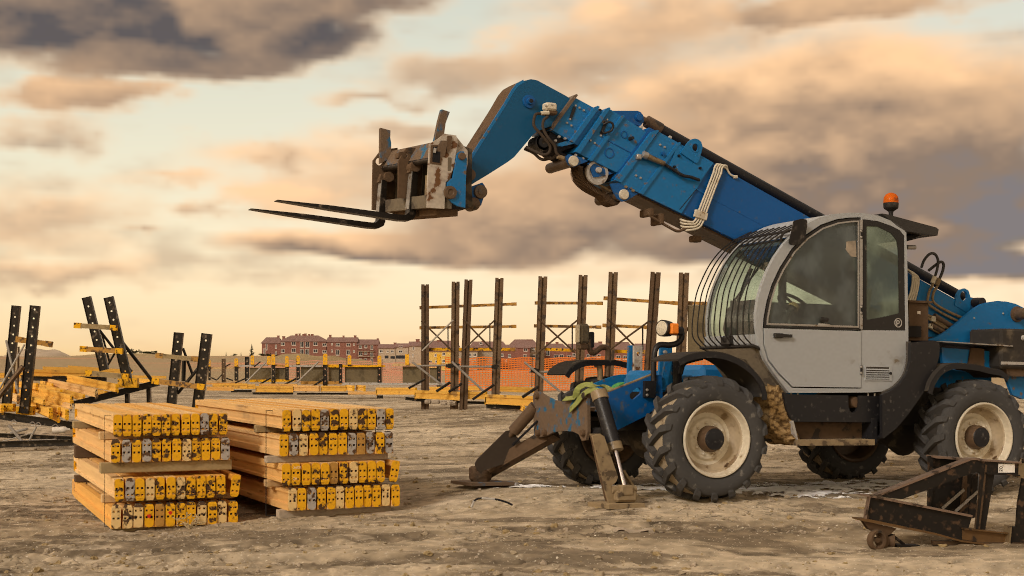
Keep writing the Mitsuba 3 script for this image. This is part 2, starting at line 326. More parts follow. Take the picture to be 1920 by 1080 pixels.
TRACKS = [(11.2, .05, .9), (12.95, .05, .9), (10.0, -.16, .5), (19.5, .10, 1.1), (21.4, .10, 1.1), (26, -.06, .8), (27.9, -.06, .8)]
def micro(x, y):
    p = np.stack([x, y, 0 * x], -1)
    m = .060 * (meshkit.fbm(p * [.55, 1.1, 1], 3, 2) - .5) + .026 * (meshkit.fbm(p * [3.1, 4.6, 1], 4, 4) - .5)
    cl = meshkit.fbm(p * [9, 10, 1], 4, 8)
    rough = sstep(.46, .62, meshkit.fbm(p * [.5, .9, 1] + 3.3, 3, 12))
    m += .018 * sstep(.52, .74, cl) * rough + .010 * (meshkit.fbm(p * [14, 15, 1], 3, 18) - .5)
    for y0, sl, bend in TRACKS:                                        # tyre tracks pressed into the dirt
        d = y - (y0 + sl * x + bend * np.sin(x * .22))
        on = sstep(.24, .17, np.abs(d)) * sstep(.38, .55, meshkit.fbm(p * [.35, .35, 1] + y0, 2, 14))
        m += on * (-.022 + .016 * sstep(-.2, .5, np.sin((x + .55 * np.abs(d)) * 2 * np.pi / .21))) + .010 * sstep(.06, 0, np.abs(np.abs(d) - .25)) * sstep(.38, .55, meshkit.fbm(p * [.35, .35, 1] + y0, 2, 14))
    return m
def build_ground():
    r = [.3, 1, 2, 3, 4, 5, 6, 7, 7.6]
    while r[-1] < 17: r.append(r[-1] + .026)
    while r[-1] < 62: r.append(r[-1] * 1.008)
    while r[-1] < 6000: r.append(r[-1] * 1.06)
    r = np.array(r)
    a = np.concatenate([np.linspace(-.40, .40, 760), np.linspace(.40, 2 * np.pi - .40, 130)[1:]])
    rr, aa = np.meshgrid(r, a, indexing='ij')
    x, y = rr * np.sin(aa), rr * np.cos(aa)
    z = ground(x, y) + micro(x, y) * sstep(70, 35, rr) * sstep(.5, .42, np.abs(np.where(aa > np.pi, aa - 2 * np.pi, aa)))
    z[-1] -= 4
    n, m = rr.shape
    i, j = np.meshgrid(np.arange(n - 1), np.arange(m), indexing='ij')
    k = (j + 1) % m
    q = np.stack([i * m + j, i * m + k, (i + 1) * m + k, (i + 1) * m + j], -1).reshape(-1, 4)
    f = np.vstack([q[:, [0, 2, 1]], q[:, [0, 3, 2]]])
    return np.stack([x, y, z], -1).reshape(-1, 3), f
_gv, _gf = build_ground()
scene['ground'] = mikit.ply(tm(_gv, _gf), 'dirt', True, uv=_gv[:, :2])
labels['ground'] = {'label': 'bare brown trampled dirt of the building yard with clods and ruts', 'category': 'ground', 'kind': 'structure'}

rng = np.random.default_rng(5)
def build_stones(n, r0, r1, lo, hi):
    base = trimesh.creation.icosphere(subdivisions=1, radius=1)
    bv, bf = np.array(base.vertices), np.array(base.faces)
    t = rng.random(n); r = r0 + (r1 - r0) * t ** 1.3; a = rng.uniform(-.38, .38, n)
    x, y = r * np.sin(a), r * np.cos(a)
    keep = meshkit.fbm(np.stack([x * .5, y * .9, 0 * x], -1), 3, 31) > rng.uniform(.3, .62, n)
    x, y = x[keep], y[keep]; n = len(x)
    z = ground(x, y) + micro(x, y)
    s = lo + (hi - lo) * rng.random(n) ** 4
    vs = np.empty((n, len(bv), 3))
    for i in range(n):
        q = bv * (1 + .28 * rng.standard_normal((len(bv), 1))) * [1, rng.uniform(.6, 1), rng.uniform(.4, .75)]
        c, d = math.cos(i), math.sin(i)
        vs[i] = np.stack([q[:, 0] * c - q[:, 1] * d, q[:, 0] * d + q[:, 1] * c, q[:, 2]], -1) * s[i] + [x[i], y[i], z[i] + s[i] * .12]
    f = (bf[None] + np.arange(n)[:, None, None] * len(bv)).reshape(-1, 3)
    k = np.where(rng.random(n) < .22, NAMES.index('concrete'), np.where(rng.random(n) < .5, NAMES.index('mud'), NAMES.index('oldwood')))
    uv = np.stack([np.repeat(k, len(bv)).astype(float), np.full(n * len(bv), .6)], -1)
    return tm(vs.reshape(-1, 3), f), uv
_sm, _su = build_stones(9000, 8.4, 30, .006, .034)
scene['gravel'] = mikit.ply(_sm, 'matte', False, uv=_su)
labels['gravel'] = {'label': 'small pale stones and crumbs of earth strewn over the dirt', 'category': 'gravel', 'kind': 'stuff'}

def flat_patch(cx, cy, rx, ry, th, seed, lift, step=.012, sc=(6, 15), rot=0.0):
    """A thin crust over the ground, broken up by noise."""
    nx, ny = int(2 * rx / step), int(2 * ry / step)
    X, Y = np.meshgrid(np.linspace(-rx, rx, nx), np.linspace(-ry, ry, ny), indexing='ij')
    c, s = math.cos(rot), math.sin(rot)
    x, y = cx + X * c - Y * s, cy + X * s + Y * c
    e = 1 - np.sqrt((X / rx) ** 2 + (Y / ry) ** 2)
    f = meshkit.fbm(np.stack([x * sc[0], y * sc[1], 0 * x], -1), 4, seed)
    on = (e * .5 + f) > th
    z = ground(x, y) + micro(x, y) + lift * (.25 + np.clip((e * .5 + f - th) * 6, 0, 1))
    q = on[:-1, :-1] & on[1:, :-1] & on[1:, 1:] & on[:-1, 1:]
    i, j = np.nonzero(q)
    a = i * ny + j
    fcs = np.vstack([np.stack([a, a + ny, a + ny + 1], 1), np.stack([a, a + ny + 1, a + 1], 1)])
    top = tm(np.stack([x, y, z], -1).reshape(-1, 3), fcs)
    top.remove_unreferenced_vertices()
    return top
for cx, cy, rx, ry, th, sd in ((2.75, 14.35, .95, .85, .69, 41), (1.45, 14.2, .75, .65, .70, 43), (4.25, 15.2, 1.05, .45, .70, 44), (.25, 14.2, .75, .40, .86, 45), (3.5, 14.9, .7, .5, .70, 46)):
    k = obj('snow', [(flat_patch(cx, cy, rx, ry, th, sd, .016), 'snow', .3)], bsdf='matte', smooth=60)
    tag(k, 'broken patches of old white snow on the dirt under the machine', 'snow', kind='stuff')
k = obj('plaster_spill', [(flat_patch((1212 - CX) / F * 11.4, 11.4, .26, .17, .66, 48, .012), 'concrete', .2)], bsdf='matte', smooth=60)
tag(k, 'pale flat spill of dried plaster on the dirt in front of the big front wheel', 'plaster spill')

# dirt mounds and far land
def mound(u, v, wpx, hpx, Y, seed, k, label, flat=.7):
    c = at(u, v, Y); rx, h = wpx / F * Y / 2, hpx / F * Y
    g = np.linspace(-1, 1, 41)
    X, Yy = np.meshgrid(g, g, indexing='ij')
    z = np.clip(1 - X ** 2 - Yy ** 2, 0, 1) ** flat * (.45 + 1.1 * meshkit.fbm(np.stack([X * 2.2 + seed, Yy * 2.2, 0 * X], -1), 4, seed)) * h * 1.15 - .12 * h
    i, j = np.meshgrid(np.arange(40), np.arange(40), indexing='ij'); a = (i * 41 + j).ravel()
    f = np.vstack([np.stack([a, a + 41, a + 42], 1), np.stack([a, a + 42, a + 1], 1)])
    k = obj('dirt_mound', [(tm(np.stack([c[0] + X * rx, Y + Yy * rx * .8, c[2] + z], -1).reshape(-1, 3), f), k, .5)], bsdf='matte', smooth=50)
    labels[k] = {'label': label, 'category': 'dirt mound', 'kind': 'structure'}
mound(70, 669, 130, 13, 330, 8, 'plaster', 'pale two-humped heap of earth beyond the leaning posts')
mound(225, 669, 200, 5, 420, 5, 'oldwood', 'long low dull bank along the horizon')
mound(560, 694, 330, 24, 300, 11, 'oldwood', 'low earth bank in front of the brick apartment houses', .5)

# ---------------------------------------------------------------- far trees
def tree(u, vb, wpx, hpx, Y, seed, label, tall=False):
    r = np.random.default_rng(seed)
    b = at(u, vb, Y); w, h = wpx / F * Y, hpx / F * Y
    t = thing('tree', label, 'tree', 'small dark trees on the horizon')
    limbs = [tube([b - [0, 0, .6], b + [0, 0, h * .3], b + [.03 * w, 0, h * .85]], [.05 * w, .04 * w, .008 * w], 6)]
    for q in range(5):
        a = r.uniform(0, 6.28); s = b + [0, 0, h * r.uniform(.2, .5)]
        limbs.append(tube([s, s + np.array([math.cos(a) * .3 * w, math.sin(a) * .3 * w, h * .25])], [.025 * w, .006 * w], 5))
    obj('trunk', [(join(*limbs), 'bark', .4)], t, 'matte')
    n = 420
    cl = r.normal(0, 1, (9, 3)) * [.24 * w, .2 * w, .16 * h] + [0, 0, h * .62]
    if tall: cl = np.stack([r.normal(0, .07 * w, 9), r.normal(0, .07 * w, 9), np.linspace(.25, .95, 9) * h], -1)
    c = cl[r.integers(0, 9, n)] + r.normal(0, 1, (n, 3)) * [.11 * w, .1 * w, .07 * h]
    if tall: c[:, :2] *= (1.5 * (1.05 - np.clip(c[:, 2:] / h, 0, 1)))
    c = b + c; s = r.uniform(.03, .06, n) * max(w, h * .6)
    A = r.normal(0, 1, (n, 3)); A /= np.linalg.norm(A, axis=1, keepdims=True); B = np.cross(A, r.normal(0, 1, (n, 3))); B /= np.linalg.norm(B, axis=1, keepdims=True)
    A, B = A * s[:, None], B * s[:, None] * .6
    v = np.stack([c - A, c - B, c + A, c + B], 1).reshape(-1, 3)
    q = np.arange(n) * 4
    obj('crown', [(tm(v, np.vstack([np.stack([q, q + 1, q + 2], 1), np.stack([q, q + 2, q + 3], 1)])), 'leaf', .5)], t, 'leafmat')
for i, (u, vb, w, h, Y, lab, tl) in enumerate((
    (248, 668, 26, 14, 420, 'round dark tree beside the leaning frame, nearest the reddish field', 0), (284, 667, 34, 9, 430, 'wide low dark bush right of the round tree on the horizon', 0),
    (424, 674, 5, 13, 520, 'thin leafless-looking sapling, first in the row left of the brick houses', 1), (439, 674, 16, 10, 500, 'small bushy tree, second in the row left of the brick houses', 0),
    (452, 674, 6, 12, 500, 'slim tree, third in the row left of the brick houses', 1), (472, 678, 20, 30, 480, 'pointed conifer standing just left of the brick apartment houses', 1), (465, 679, 30, 13, 470, 'dark shrub at the foot of the pointed conifer', 0),
    (510, 690, 52, 26, 420, 'broad dark shrub in front of the apartment block with the side wing', 0))):
    tree(u, vb, w, h, Y, 100 + i, lab, tl)

# ---------------------------------------------------------------- the far houses
def house(label, x0, x1, vr, ve, vb, Y, wall, wins, roof='tile', hip=.0, chim=(), balc=(), group='houses of the town beyond the yard', back=9.0, garage=()):
    t = thing('house', label, 'house', group)
    P = lambda u, v: at(u, v, Y)
    a, b = P(x0, ve), P(x1, vb - 0.0)
    xa, xb, ze, zb, zr = a[0], b[0], a[2], b[2] - 2.0, P(x0, vr)[2]
    obj('wall', [(box(xa, xb, Y, Y + back, zb, ze), wall, .5)], t, 'matte')
    o = .45; hx = hip * (xb - xa); ym = Y + back / 2
    e = [[xa - o, Y - o, ze], [xb + o, Y - o, ze], [xb + o, Y + back + o, ze], [xa - o, Y + back + o, ze]]
    low = [[p[0], p[1], ze - .28] for p in e]
    v = low + e + [[xa - o + hx, ym, zr], [xb + o - hx, ym, zr]]
    f = [[0, 2, 1], [0, 3, 2], [0, 1, 5], [0, 5, 4], [1, 2, 6], [1, 6, 5], [2, 3, 7], [2, 7, 6], [3, 0, 4], [3, 4, 7], [4, 5, 9], [4, 9, 8], [6, 7, 8], [6, 8, 9], [5, 6, 9], [7, 4, 8]]
    rf = obj('roof', [(tm(v, f), roof, .6)], t, 'matte')
    for u, vt, w in chim:
        c = P(u, vt)
        obj('chimney', [(join(box(c[0] - w, c[0] + w, ym - w, ym + w, zr - 2.5, c[2] - .15), box(c[0] - w * 1.3, c[0] + w * 1.3, ym - w * 1.3, ym + w * 1.3, c[2] - .147, c[2])), 'brick', .3)], rf, 'matte')
    for u, v, w, h in wins:
        c = P(u, v); w, h = w / F * Y / 2, h / F * Y / 2
        fr = Polygon([(-w, -h), (w, -h), (w, h), (-w, h)]).difference(sbox(-w + .14, -h + .14, -.05, h - .14)).difference(sbox(.05, -h + .14, w - .14, h - .14))
        m = ext(fr, Y - .10, Y - .002); m.apply_translation([c[0], 0, c[2]])
        k = obj('window', [(m, 'frame', .2), (box(c[0] - w * 1.12, c[0] + w * 1.12, Y - .2, Y - .001, c[2] - h - .14, c[2] - h - .002), 'frame', .4)], t, 'matte')
        obj('pane', [(box(c[0] - w + .13, c[0] + w - .13, Y - .05, Y - .004, c[2] - h + .13, c[2] + h - .13), 'window', .2)], k, 'paint')
    for u, v, w, h in garage:
        c = P(u, v); w, h = w / F * Y / 2, h / F * Y / 2
        obj('garage_door', [(box(c[0] - w, c[0] + w, Y - .06, Y - .003, c[2] - h, c[2] + h), 'window', .4)], t, 'matte')
    for u, v, w in balc:
        c = P(u, v); w = w / F * Y / 2
        bars = [box(c[0] - w + i * (2 * w - .05) / 14, c[0] - w + .05 + i * (2 * w - .05) / 14, Y - 1.02, Y - .97, c[2] + .1, c[2] + .95) for i in range(15)]
        obj('balcony', [(box(c[0] - w, c[0] + w, Y - 1.1, Y - .003, c[2] - .1, c[2] + .1), 'plaster', .3), (join(*bars, box(c[0] - w, c[0] + w, Y - 1.03, Y - .96, c[2] + .95, c[2] + 1.02)), 'steel', .2)], t, 'matte')
    return t
def wz(ox, oy, s, pts): return [(ox + x / s, oy + y / s, w / s, h / s) for x, y, w, h in pts]
Wm = lambda *p: wz(380, 600, 4.8, p)
house('dark brick side wing of the large apartment block, nearest the conifer', 491, 525.7, 632, 643, 692, 668, 'brick', Wm((556, 285, 14, 60), (575, 240, 14, 60), (660, 240, 18, 34), (660, 300, 18, 34)), hip=.2, chim=((529 - 10, 629, .5),))
house('large brick apartment block with hipped roof and many chimneys, largest of the brick houses', 526, 611, 628.5, 639.5, 692, 650, 'brick',
      Wm((722, 215, 34, 26), (722, 277, 34, 30), (820, 210, 38, 34), (893, 220, 34, 50), (943, 220, 36, 50), (1015, 214, 38, 34), (820, 273, 40, 34), (893, 287, 34, 52), (940, 287, 36, 52), (1015, 278, 38, 34), (820, 335, 40, 40), (896, 336, 30, 36), (940, 336, 34, 30), (1018, 340, 36, 28), (1096, 222, 34, 26), (1096, 284, 34, 26)),
      hip=.22, chim=((553, 625.5, .5), (559, 625, .4), (566, 626, .4), (570, 625, .5), (577, 626, .4), (583, 626, .5), (529, 630, .6)))
house('plain brick house with two chimneys between the big block and the balconied house', 612.5, 669.2, 632, 640.5, 692, 650, 'brick',
      Wm((1165, 216, 16, 18), (1217, 221, 36, 26), (1312, 222, 34, 26), (1362, 219, 16, 18), (1165, 278, 16, 22), (1215, 292, 34, 48), (1310, 292, 34, 46), (1362, 281, 18, 22), (1180, 348, 40, 30), (1235, 352, 30, 30), (1310, 348, 30, 30)), hip=.03, chim=((617, 627.5, .5), (642, 629, .4), (664, 628.5, .5)))
house('brick house with two long balconies, right-hand end of the brick row', 669.8, 708, 636, 645.5, 692, 650, 'brick',
      Wm((1420, 240, 28, 36), (1468, 238, 26, 26), (1522, 245, 24, 42), (1420, 300, 32, 42), (1466, 298, 28, 24), (1520, 312, 28, 50), (1420, 358, 26, 30), (1466, 360, 26, 30), (1522, 366, 24, 36)), hip=.02, chim=((706.5, 634, .4),), balc=((687, 658.5, 30), (687, 668.5, 32)))
house('low cream terrace house with two dark garage doors', 709.5, 740.8, 645, 652, 682, 600, 'plaster', Wm((1608, 282, 30, 26), (1665, 284, 20, 20), (1707, 284, 28, 24)), hip=.02, garage=Wm((1655, 333, 34, 26), (1710, 337, 40, 24)))
house('cream terrace house with a wide dark garage and covered porch', 741.6, 765, 643.5, 650, 682, 600, 'plaster', Wm((1782, 240, 34, 18), (1782, 284, 36, 24)), hip=.02, garage=Wm((1780, 333, 80, 30)), chim=((739, 642, .5),))
Wi = lambda *p: wz(690, 600, 6.0, p)
house('tall narrow cream house with a chimney left of the yellow house', 767, 791.5, 640, 648, 684, 560, 'plaster', Wi((512, 320, 22, 40), (507, 398, 20, 38)), hip=.02, chim=((782, 635.5, .7),))
house('yellow plastered house with small dark windows behind the tall frame', 791.9, 847, 650, 657.5, 684, 520, 'yellowwall', Wi((760, 395, 26, 30), (852, 382, 34, 34), (700, 470, 40, 30), (775, 468, 40, 30), (852, 462, 34, 34)), hip=.05)
house('far wide house under a long brown roof behind the yellow house', 790, 860, 638.5, 650, 684, 720, 'plaster', Wi((880, 320, 24, 20)), hip=.1, chim=((822, 637.5, .9),))
house('grey plastered house with dark windows left of the blank wall', 859, 895, 652, 657.5, 684, 540, 'plaster', Wi((1048, 470, 24, 34), (1152, 395, 26, 34), (1200, 392, 36, 40), (1150, 468, 26, 34), (1198, 464, 34, 32)), hip=.05)
house('long windowless grey building with a blank wall', 895.5, 927, 654, 657.5, 684, 545, 'concrete', [], hip=.02)
house('far house with a ridged brown roof and small dormer above the blank wall', 880, 950, 640, 651, 684, 740, 'plaster', Wi((1272, 262, 30, 24)), hip=.12, chim=((905, 639, .6), (938, 640, .6)))
house('brick house with white windows behind the second tall frame', 932, 966, 646, 656, 690, 560, 'brick', Wi((1510, 395, 30, 34), (1592, 404, 34, 40), (1552, 460, 24, 24)), hip=.12)
Wj = lambda *p: wz(930, 600, 5.685, p)
house('largest brown gabled house of the right-hand cluster, with three chimneys', 952, 1012, 636, 650.5, 690, 610, 'brick', Wj((150, 300, 20, 20), (180, 330, 18, 18)), hip=.25, chim=((990, 636, .6), (993.5, 636, .6), (996.5, 636.5, .6)))
house('square brick house with two stacked white windows beneath the gabled house', 971, 993.5, 646, 651.5, 690, 590, 'brick', Wj((315, 316, 40, 34), (310, 386, 40, 34)), hip=.1)
house('white balconied flats next to the square brick house', 993.9, 1009, 646.5, 650.5, 690, 592, 'plaster', Wj((395, 300, 40, 22), (395, 385, 44, 26)), hip=.02, balc=((1001, 660, 12), (1001, 670, 12)))
house('brick house with white windows between the crossed braces', 1020, 1062, 644, 653, 692, 620, 'brick', Wj((552, 352, 40, 56), (642, 388, 50, 34), (700, 385, 44, 30)), hip=.2, chim=((1026, 641, .5), (1029, 641.5, .5), (1045, 641, .6)))
house('brown roofed house left of the far headlamp', 1063, 1092, 644.5, 655, 692, 640, 'brick', Wj((780, 390, 44, 30), (830, 370, 30, 30)), hip=.15)
house('far brown roofed house behind the far wheel guard', 1093, 1135, 642, 652, 692, 660, 'brick', Wj((985, 380, 34, 36), (1050, 385, 36, 34), (1100, 385, 36, 34)), hip=.2, chim=((1125, 640, .5), (1128, 640, .5)))
house('brick house with white windows left of the white bracket', 1146, 1186, 641, 655, 692, 600, 'brick', Wj((1302, 402, 48, 44), (1376, 402, 46, 42), (1420, 340, 30, 30)), hip=.2, chim=((1130 + 20, 639.5, .5),))
house('low brown house seen between the rusty post and the headlamp arm', 1188, 1226, 644, 656, 692, 610, 'brick', [(1200, 662, 6, 6), (1215, 662, 6, 6)], hip=.15)

# ---------------------------------------------------------------- orange barrier net
def net_fence(pts, h, label, k, posts=True, sp=.085):
    t = thing('barrier_net', label, 'barrier net', 'barrier netting round the yard')
    P = np.array([[p[0], p[1]] for p in pts]); L = np.concatenate([[0], np.cumsum(np.hypot(*np.diff(P, axis=0).T))])
    s = np.arange(0, L[-1], .32)
    x, y = np.interp(s, L, P[:, 0]), np.interp(s, L, P[:, 1])
    g = ground(x, y)
    sag = .07 * np.sin(s * 1.9) ** 2 + .09 * meshkit.fbm(np.stack([s * .4, 0 * s, 0 * s], -1), 3, 3)
    ms, V, Fc = [], [], []
    rows = int(h / sp)
    wob = .1 * meshkit.noise(np.stack([s * .8, 0 * s, 0 * s], -1), 7)
    def ribbon(xx, yy, zz, ex, ey, ez, th=.004):
        n0 = sum(len(q) for q in V); n = len(xx)
        o = np.array([0, th, 0])
        c = np.stack([xx, yy, zz], -1); e = np.array([ex, ey, ez])
        V.append(np.concatenate([c - e, c + e, c + e + o, c - e + o]))
        i = np.arange(n - 1)
        for a, b in ((0, 1), (1, 2), (2, 3), (3, 0)):
            p, q = n0 + a * n + i, n0 + b * n + i
            Fc.append(np.stack([p, q, q + 1], 1)); Fc.append(np.stack([p, q + 1, p + 1], 1))
    for i in range(rows + 1):
        f = i / rows
        ribbon(x, y + wob * (1 - abs(2 * f - 1)), g + .04 + f * (h - sag) + .01 * np.sin(s * 3 + i), 0, 0, .021)
    for q in np.arange(0, L[-1], .12):
        xx, yy, gg = np.interp(q, s, x), np.interp(q, s, y), np.interp(q, s, g)
        ww, sg = np.interp(q, s, wob), np.interp(q, s, sag)
        f = np.linspace(0, 1, 4)
        ribbon(xx + 0 * f, yy + ww * (1 - np.abs(2 * f - 1)) - .006, gg + .04 + f * (h - sg), .013, 0, 0)
    obj('net', [(tm(np.vstack(V), np.vstack(Fc)), k, .4)], t, 'leafnet')
    if posts:
        for q in np.arange(.5, L[-1], 3.1):
            xx, yy = np.interp(q, s, x), np.interp(q, s, y) - .05
            z = gz(xx, yy)
            obj('post', [(tube([[xx, yy, z - .2], [xx + .02, yy, z + h + .18]], .014, 6), 'rust', .4)], t, 'matte')
scene['leafnet'] = {'type': 'principledthin', 'base_color': _worn, 'roughness': .5, 'diff_trans': .8}
def gp(u, Y): return ((u - CX) / F * Y, Y)
net_fence([gp(835, 58), gp(1000, 57), gp(1100, 56), gp(1220, 56), gp(1345, 56)], 1.32, 'bright orange plastic barrier netting strung behind the tall frames', 'net')
net_fence([gp(700, 68), gp(760, 67), gp(830, 66)], 1.05, 'orange barrier netting hanging loosely behind the plywood panels', 'sheet')
net_fence([gp(540, 78), gp(620, 77), gp(698, 76)], 1.15, 'faded reddish barrier netting in front of the brick apartment houses', 'sheet', sp=.13)

# ---------------------------------------------------------------- timber beams
def ibody(L, w, h, flip, seed, big=.055, small=.022, web=.022, ws=.06):
    a, b = w / 2, ws / 2
    pts = [(-b, 0), (b, 0), (b, small), (web / 2, small + .008), (web / 2, h - big - .006), (a, h - big), (a, h), (-a, h), (-a, h - big), (-web / 2, h - big - .006), (-web / 2, small + .008), (-b, small)]
    if flip: pts = [(x, h - z) for x, z in pts][::-1]
    m = ext(pts, 0, L)
    # a few rings along the length so that the grain runs along it
    v = np.asarray(m.vertices)
    return m, np.stack([v[:, 1] + 20 * seed + 2, v[:, 0] + v[:, 2]], -1)
def plate(w, h, flip, lip=.022, t=.007):
    a = w / 2; c = min(.034, w * .42)
    pts = [(-a, 0), (a, 0), (a, h - c)] + [(a - c + c * math.cos(q), h - c + c * math.sin(q)) for q in np.linspace(.3, 1.57, 4)] + [(-a + c + c * math.cos(q), h - c + c * math.sin(q)) for q in np.linspace(1.57, 2.9, 4)] + [(-a, h - c)]
    s = Polygon(pts).buffer(0)
    for zz in (h * .16, h * .50):
        for xx in (-w * .24, w * .24): s = s.difference(sbox(xx - .0105, zz - .009, xx + .0105, zz + .009))
    m = ext(s, -t, 0)
    lp = hexa([[-a * .72, -.002, -lip], [a * .72, -.002, -lip], [a * .72, .008, -lip], [-a * .72, .008, -lip], [-a * .96, -t * .9, -.001], [a * .96, -t * .9, -.001], [a, 0, -.001], [-a, 0, -.001]])
    lq = box(-a * .6, a * .6, .012, .05, -lip - .006, -lip + .003)
    bk = box(-a * .97, a * .97, .0004, .0035, .004, h * .78)            # the dark end of the wood behind the holes
    ms = [m, lp, lq, bk]
    if flip:
        for q in ms: q.vertices = np.asarray(q.vertices) * [1, 1, -1] + [0, 0, h]; q.faces = np.asarray(q.faces)[:, ::-1]
    return ms
LOOK = {'Y': ('clean yellow', 'yellow', .42), 'y': ('lightly chipped yellow', 'yellow', .62), 'C': ('badly chipped yellow', 'yellow', .84), 'R': ('rusty, almost bare', 'yellow', 1.0), 'G': ('grey', 'greyplate', .72), 'g': ('rust-spotted grey', 'greyplate', .8),
        'P': ('pale yellow', 'paleyellow', .5), 'W': ('pale flaking', 'paleyellow', .85), 'O': ('ochre', 'ochre', .5)}
ORD = 'first second third fourth fifth sixth seventh eighth ninth tenth eleventh twelfth'.split()
LAYER = ['top layer', 'second layer', 'third layer', 'bottom layer']
_seed = [1]
def loose_beam(name, label, cat, group, P0, P1, w=.08, h=.2, flip=False, k='yellow', wear=.6, roll=0.0, painted=False, ends=True):
    """An I-shaped timber beam from the foot of its near end P0 to that of its far end P1, with steel end plates."""
    P0, P1 = np.asarray(P0, float), np.asarray(P1, float)
    L = np.linalg.norm(P1 - P0); y = (P1 - P0) / L
    x = unit(np.cross(y, [0, 0, 1])); z = np.cross(x, y)
    if roll: x, z = x * math.cos(roll) + z * math.sin(roll), z * math.cos(roll) - x * math.sin(roll)
    A = frame4(P0, x, y, z)
    t = thing(name, label, cat, group)
    _seed[0] += 1
    m, uv = ibody(L, w * .93, h, flip, _seed[0])
    obj('body', [(m, 'yellowwood', .45)], t, 'matte', M=A) if painted else obj('body', [(m, 0, 0)], t, 'wood', M=A, uv=uv)
    if ends:
        p = plate(w * .90, h, flip)
        obj('end_plate', [(p[0], k, wear), (p[1], k, min(1.0, wear + .2)), (p[2], 'darkbrown', .5), (p[3], 'steel', 0)], t, 'matte', M=A)
        q = ext(sbox(-w * .46, .004, w * .46, h - .004), L, L + .006)
        obj('end_plate', [(q, k, wear)], t, 'matte', M=A)
    return t

def beam_stack(which, O, th, rows, L):
    rx, bk = np.array([math.cos(th), math.sin(th), 0]), np.array([-math.sin(th), math.cos(th), 0])
    rg = random.Random(which)
    for r, (xo, yo, z0, h, sp, flip, kinds, tilt) in enumerate(rows):
        for i, c in enumerate(kinds):
            a = tilt if i == 11 else rg.uniform(-.012, .012)
            s = O + rx * (xo + sp * (i + .5) + rg.uniform(-.003, .003) + (.03 if i == 11 and tilt else 0)) + bk * (yo + rg.uniform(-.012, .012)) + np.array([0, 0, z0 + rg.uniform(-.004, .003)])
            e = s + bk * L + rx * rg.uniform(-.012, .012)
            loose_beam('stacked_beam', f'beam with {LOOK[c][0]} end, {ORD[i]} from left, {LAYER[r]} of {which} stack', 'timber beam', f'beams in the {which} stack', s, e, w=min(sp * .97, .092), h=h, flip=flip, k=LOOK[c][1], wear=LOOK[c][2], roll=-a)
    return rx, bk
def timber(label, O, rx, bk, x0, x1, y0, y1, z0, z1, k='oldwood'):
    c = .006
    m = cbox(x0, x1, y0, y1, z0, z1, c)
    t = obj('dunnage_timber', [(m, k, .5)], bsdf='matte', M=frame4(O, rx, bk, [0, 0, 1]))
    tag(t, label, 'timber')
O1 = np.array([-3.40, 12.30, 0.0])
rows1 = [(0, .10, .800, .166, .0828, False, 'YyyCRCyYYGCR', 0), (-.02, .05, .556, .170, .0855, True, 'CGYGCCYWCYyg', 0), (.0, .0, .252, .172, .0868, False, 'CGYPCYWRCRCY', .13), (-.03, -.03, .000, .174, .0905, True, 'PWPYOYCYWCWC', 0)]
rx, bk = beam_stack('left', O1, math.radians(22.6), rows1, 3.25)
timber('olive square timber across the front between second and third layers of the left stack', O1, rx, bk, -.10, 1.03, .09, .19, .462, .553)
timber('sawn block under the near corner of the top layer of the left stack', O1, rx, bk, -.06, .98, .50, .60, .729, .799, 'plank')
timber('olive timber at the back under the top layer of the left stack', O1, rx, bk, -.06, .98, 2.75, 2.87, .729, .799)
timber('timber at the back between second and third layers of the left stack', O1, rx, bk, -.05, 1.1, 2.7, 2.8, .427, .553, 'rust')
timber('pale block between the two lowest layers of the left stack', O1, rx, bk, -.05, 1.12, .42, .52, .177, .25, 'plank')
timber('timber at the back between the two lowest layers of the left stack', O1, rx, bk, -.05, 1.12, 2.7, 2.8, .177, .25, 'rust')
timber('flat board lying under the front of the left stack', O1, rx, bk, -.02, 1.22, .03, .15, -.085, -.002)
timber('flat board lying under the back of the left stack', O1, rx, bk, -.02, 1.22, 2.6, 2.72, -.07, -.002)
O2 = np.array([-1.985, 12.5, 0.0])
rows2 = [(0.0, .05, .838, .165, .0868, False, 'CPRCgCyPRCGR', 0), (-.03, .02, .600, .168, .0878, True, 'YgPYRYygOgCg', 0), (-.015, .0, .366, .168, .0868, False, 'YYYRCOCPyYCy', .17), (.03, -.03, .128, .170, .0860, True, 'PYGCyPYYYYPY', 0)]
rx2, bk2 = beam_stack('right', O2, math.radians(24.8), rows2, 3.45)
timber('long pale timber across the front between second and third layers of the right stack', O2, rx2, bk2, -.12, 1.0, .10, .19, .537, .597, 'concrete')
timber('sawn block under the top layer of the right stack', O2, rx2, bk2, -.04, 1.05, .75, .85, .770, .836, 'oldwood')
timber('block at the back under the top layer of the right stack', O2, rx2, bk2, -.04, 1.05, 2.8, 2.9, .770, .836, 'oldwood')
timber('pale block between the two lowest layers of the right stack', O2, rx2, bk2, -.04, 1.05, .40, .50, .300, .364, 'plank')
timber('block at the back between the two lowest layers of the right stack', O2, rx2, bk2, -.04, 1.05, 2.8, 2.9, .300, .364)
timber('timber at the back between second and third layers of the right stack', O2, rx2, bk2, -.12, 1.0, 2.8, 2.9, .537, .597)
timber('long pale timber under the front of the right stack', O2, rx2, bk2, -.02, 1.02, .07, .17, .045, .126, 'concrete')
timber('timber under the back of the right stack', O2, rx2, bk2, -.02, 1.02, 2.7, 2.8, .03, .126)
def strap(label, O, rx, bk, y, x0, x1, z0, z1, r=.0045):
    pts = [O + rx * a + bk * y + np.array([0, 0, b]) for a, b in ((x0, z0), (x0, z1), (x1, z1), (x1, z0), (x0, z0))]
    tag(obj('binding_wire', [(tube(pts, r, 6), 'black', 0)], bsdf='matte'), label, 'wire')
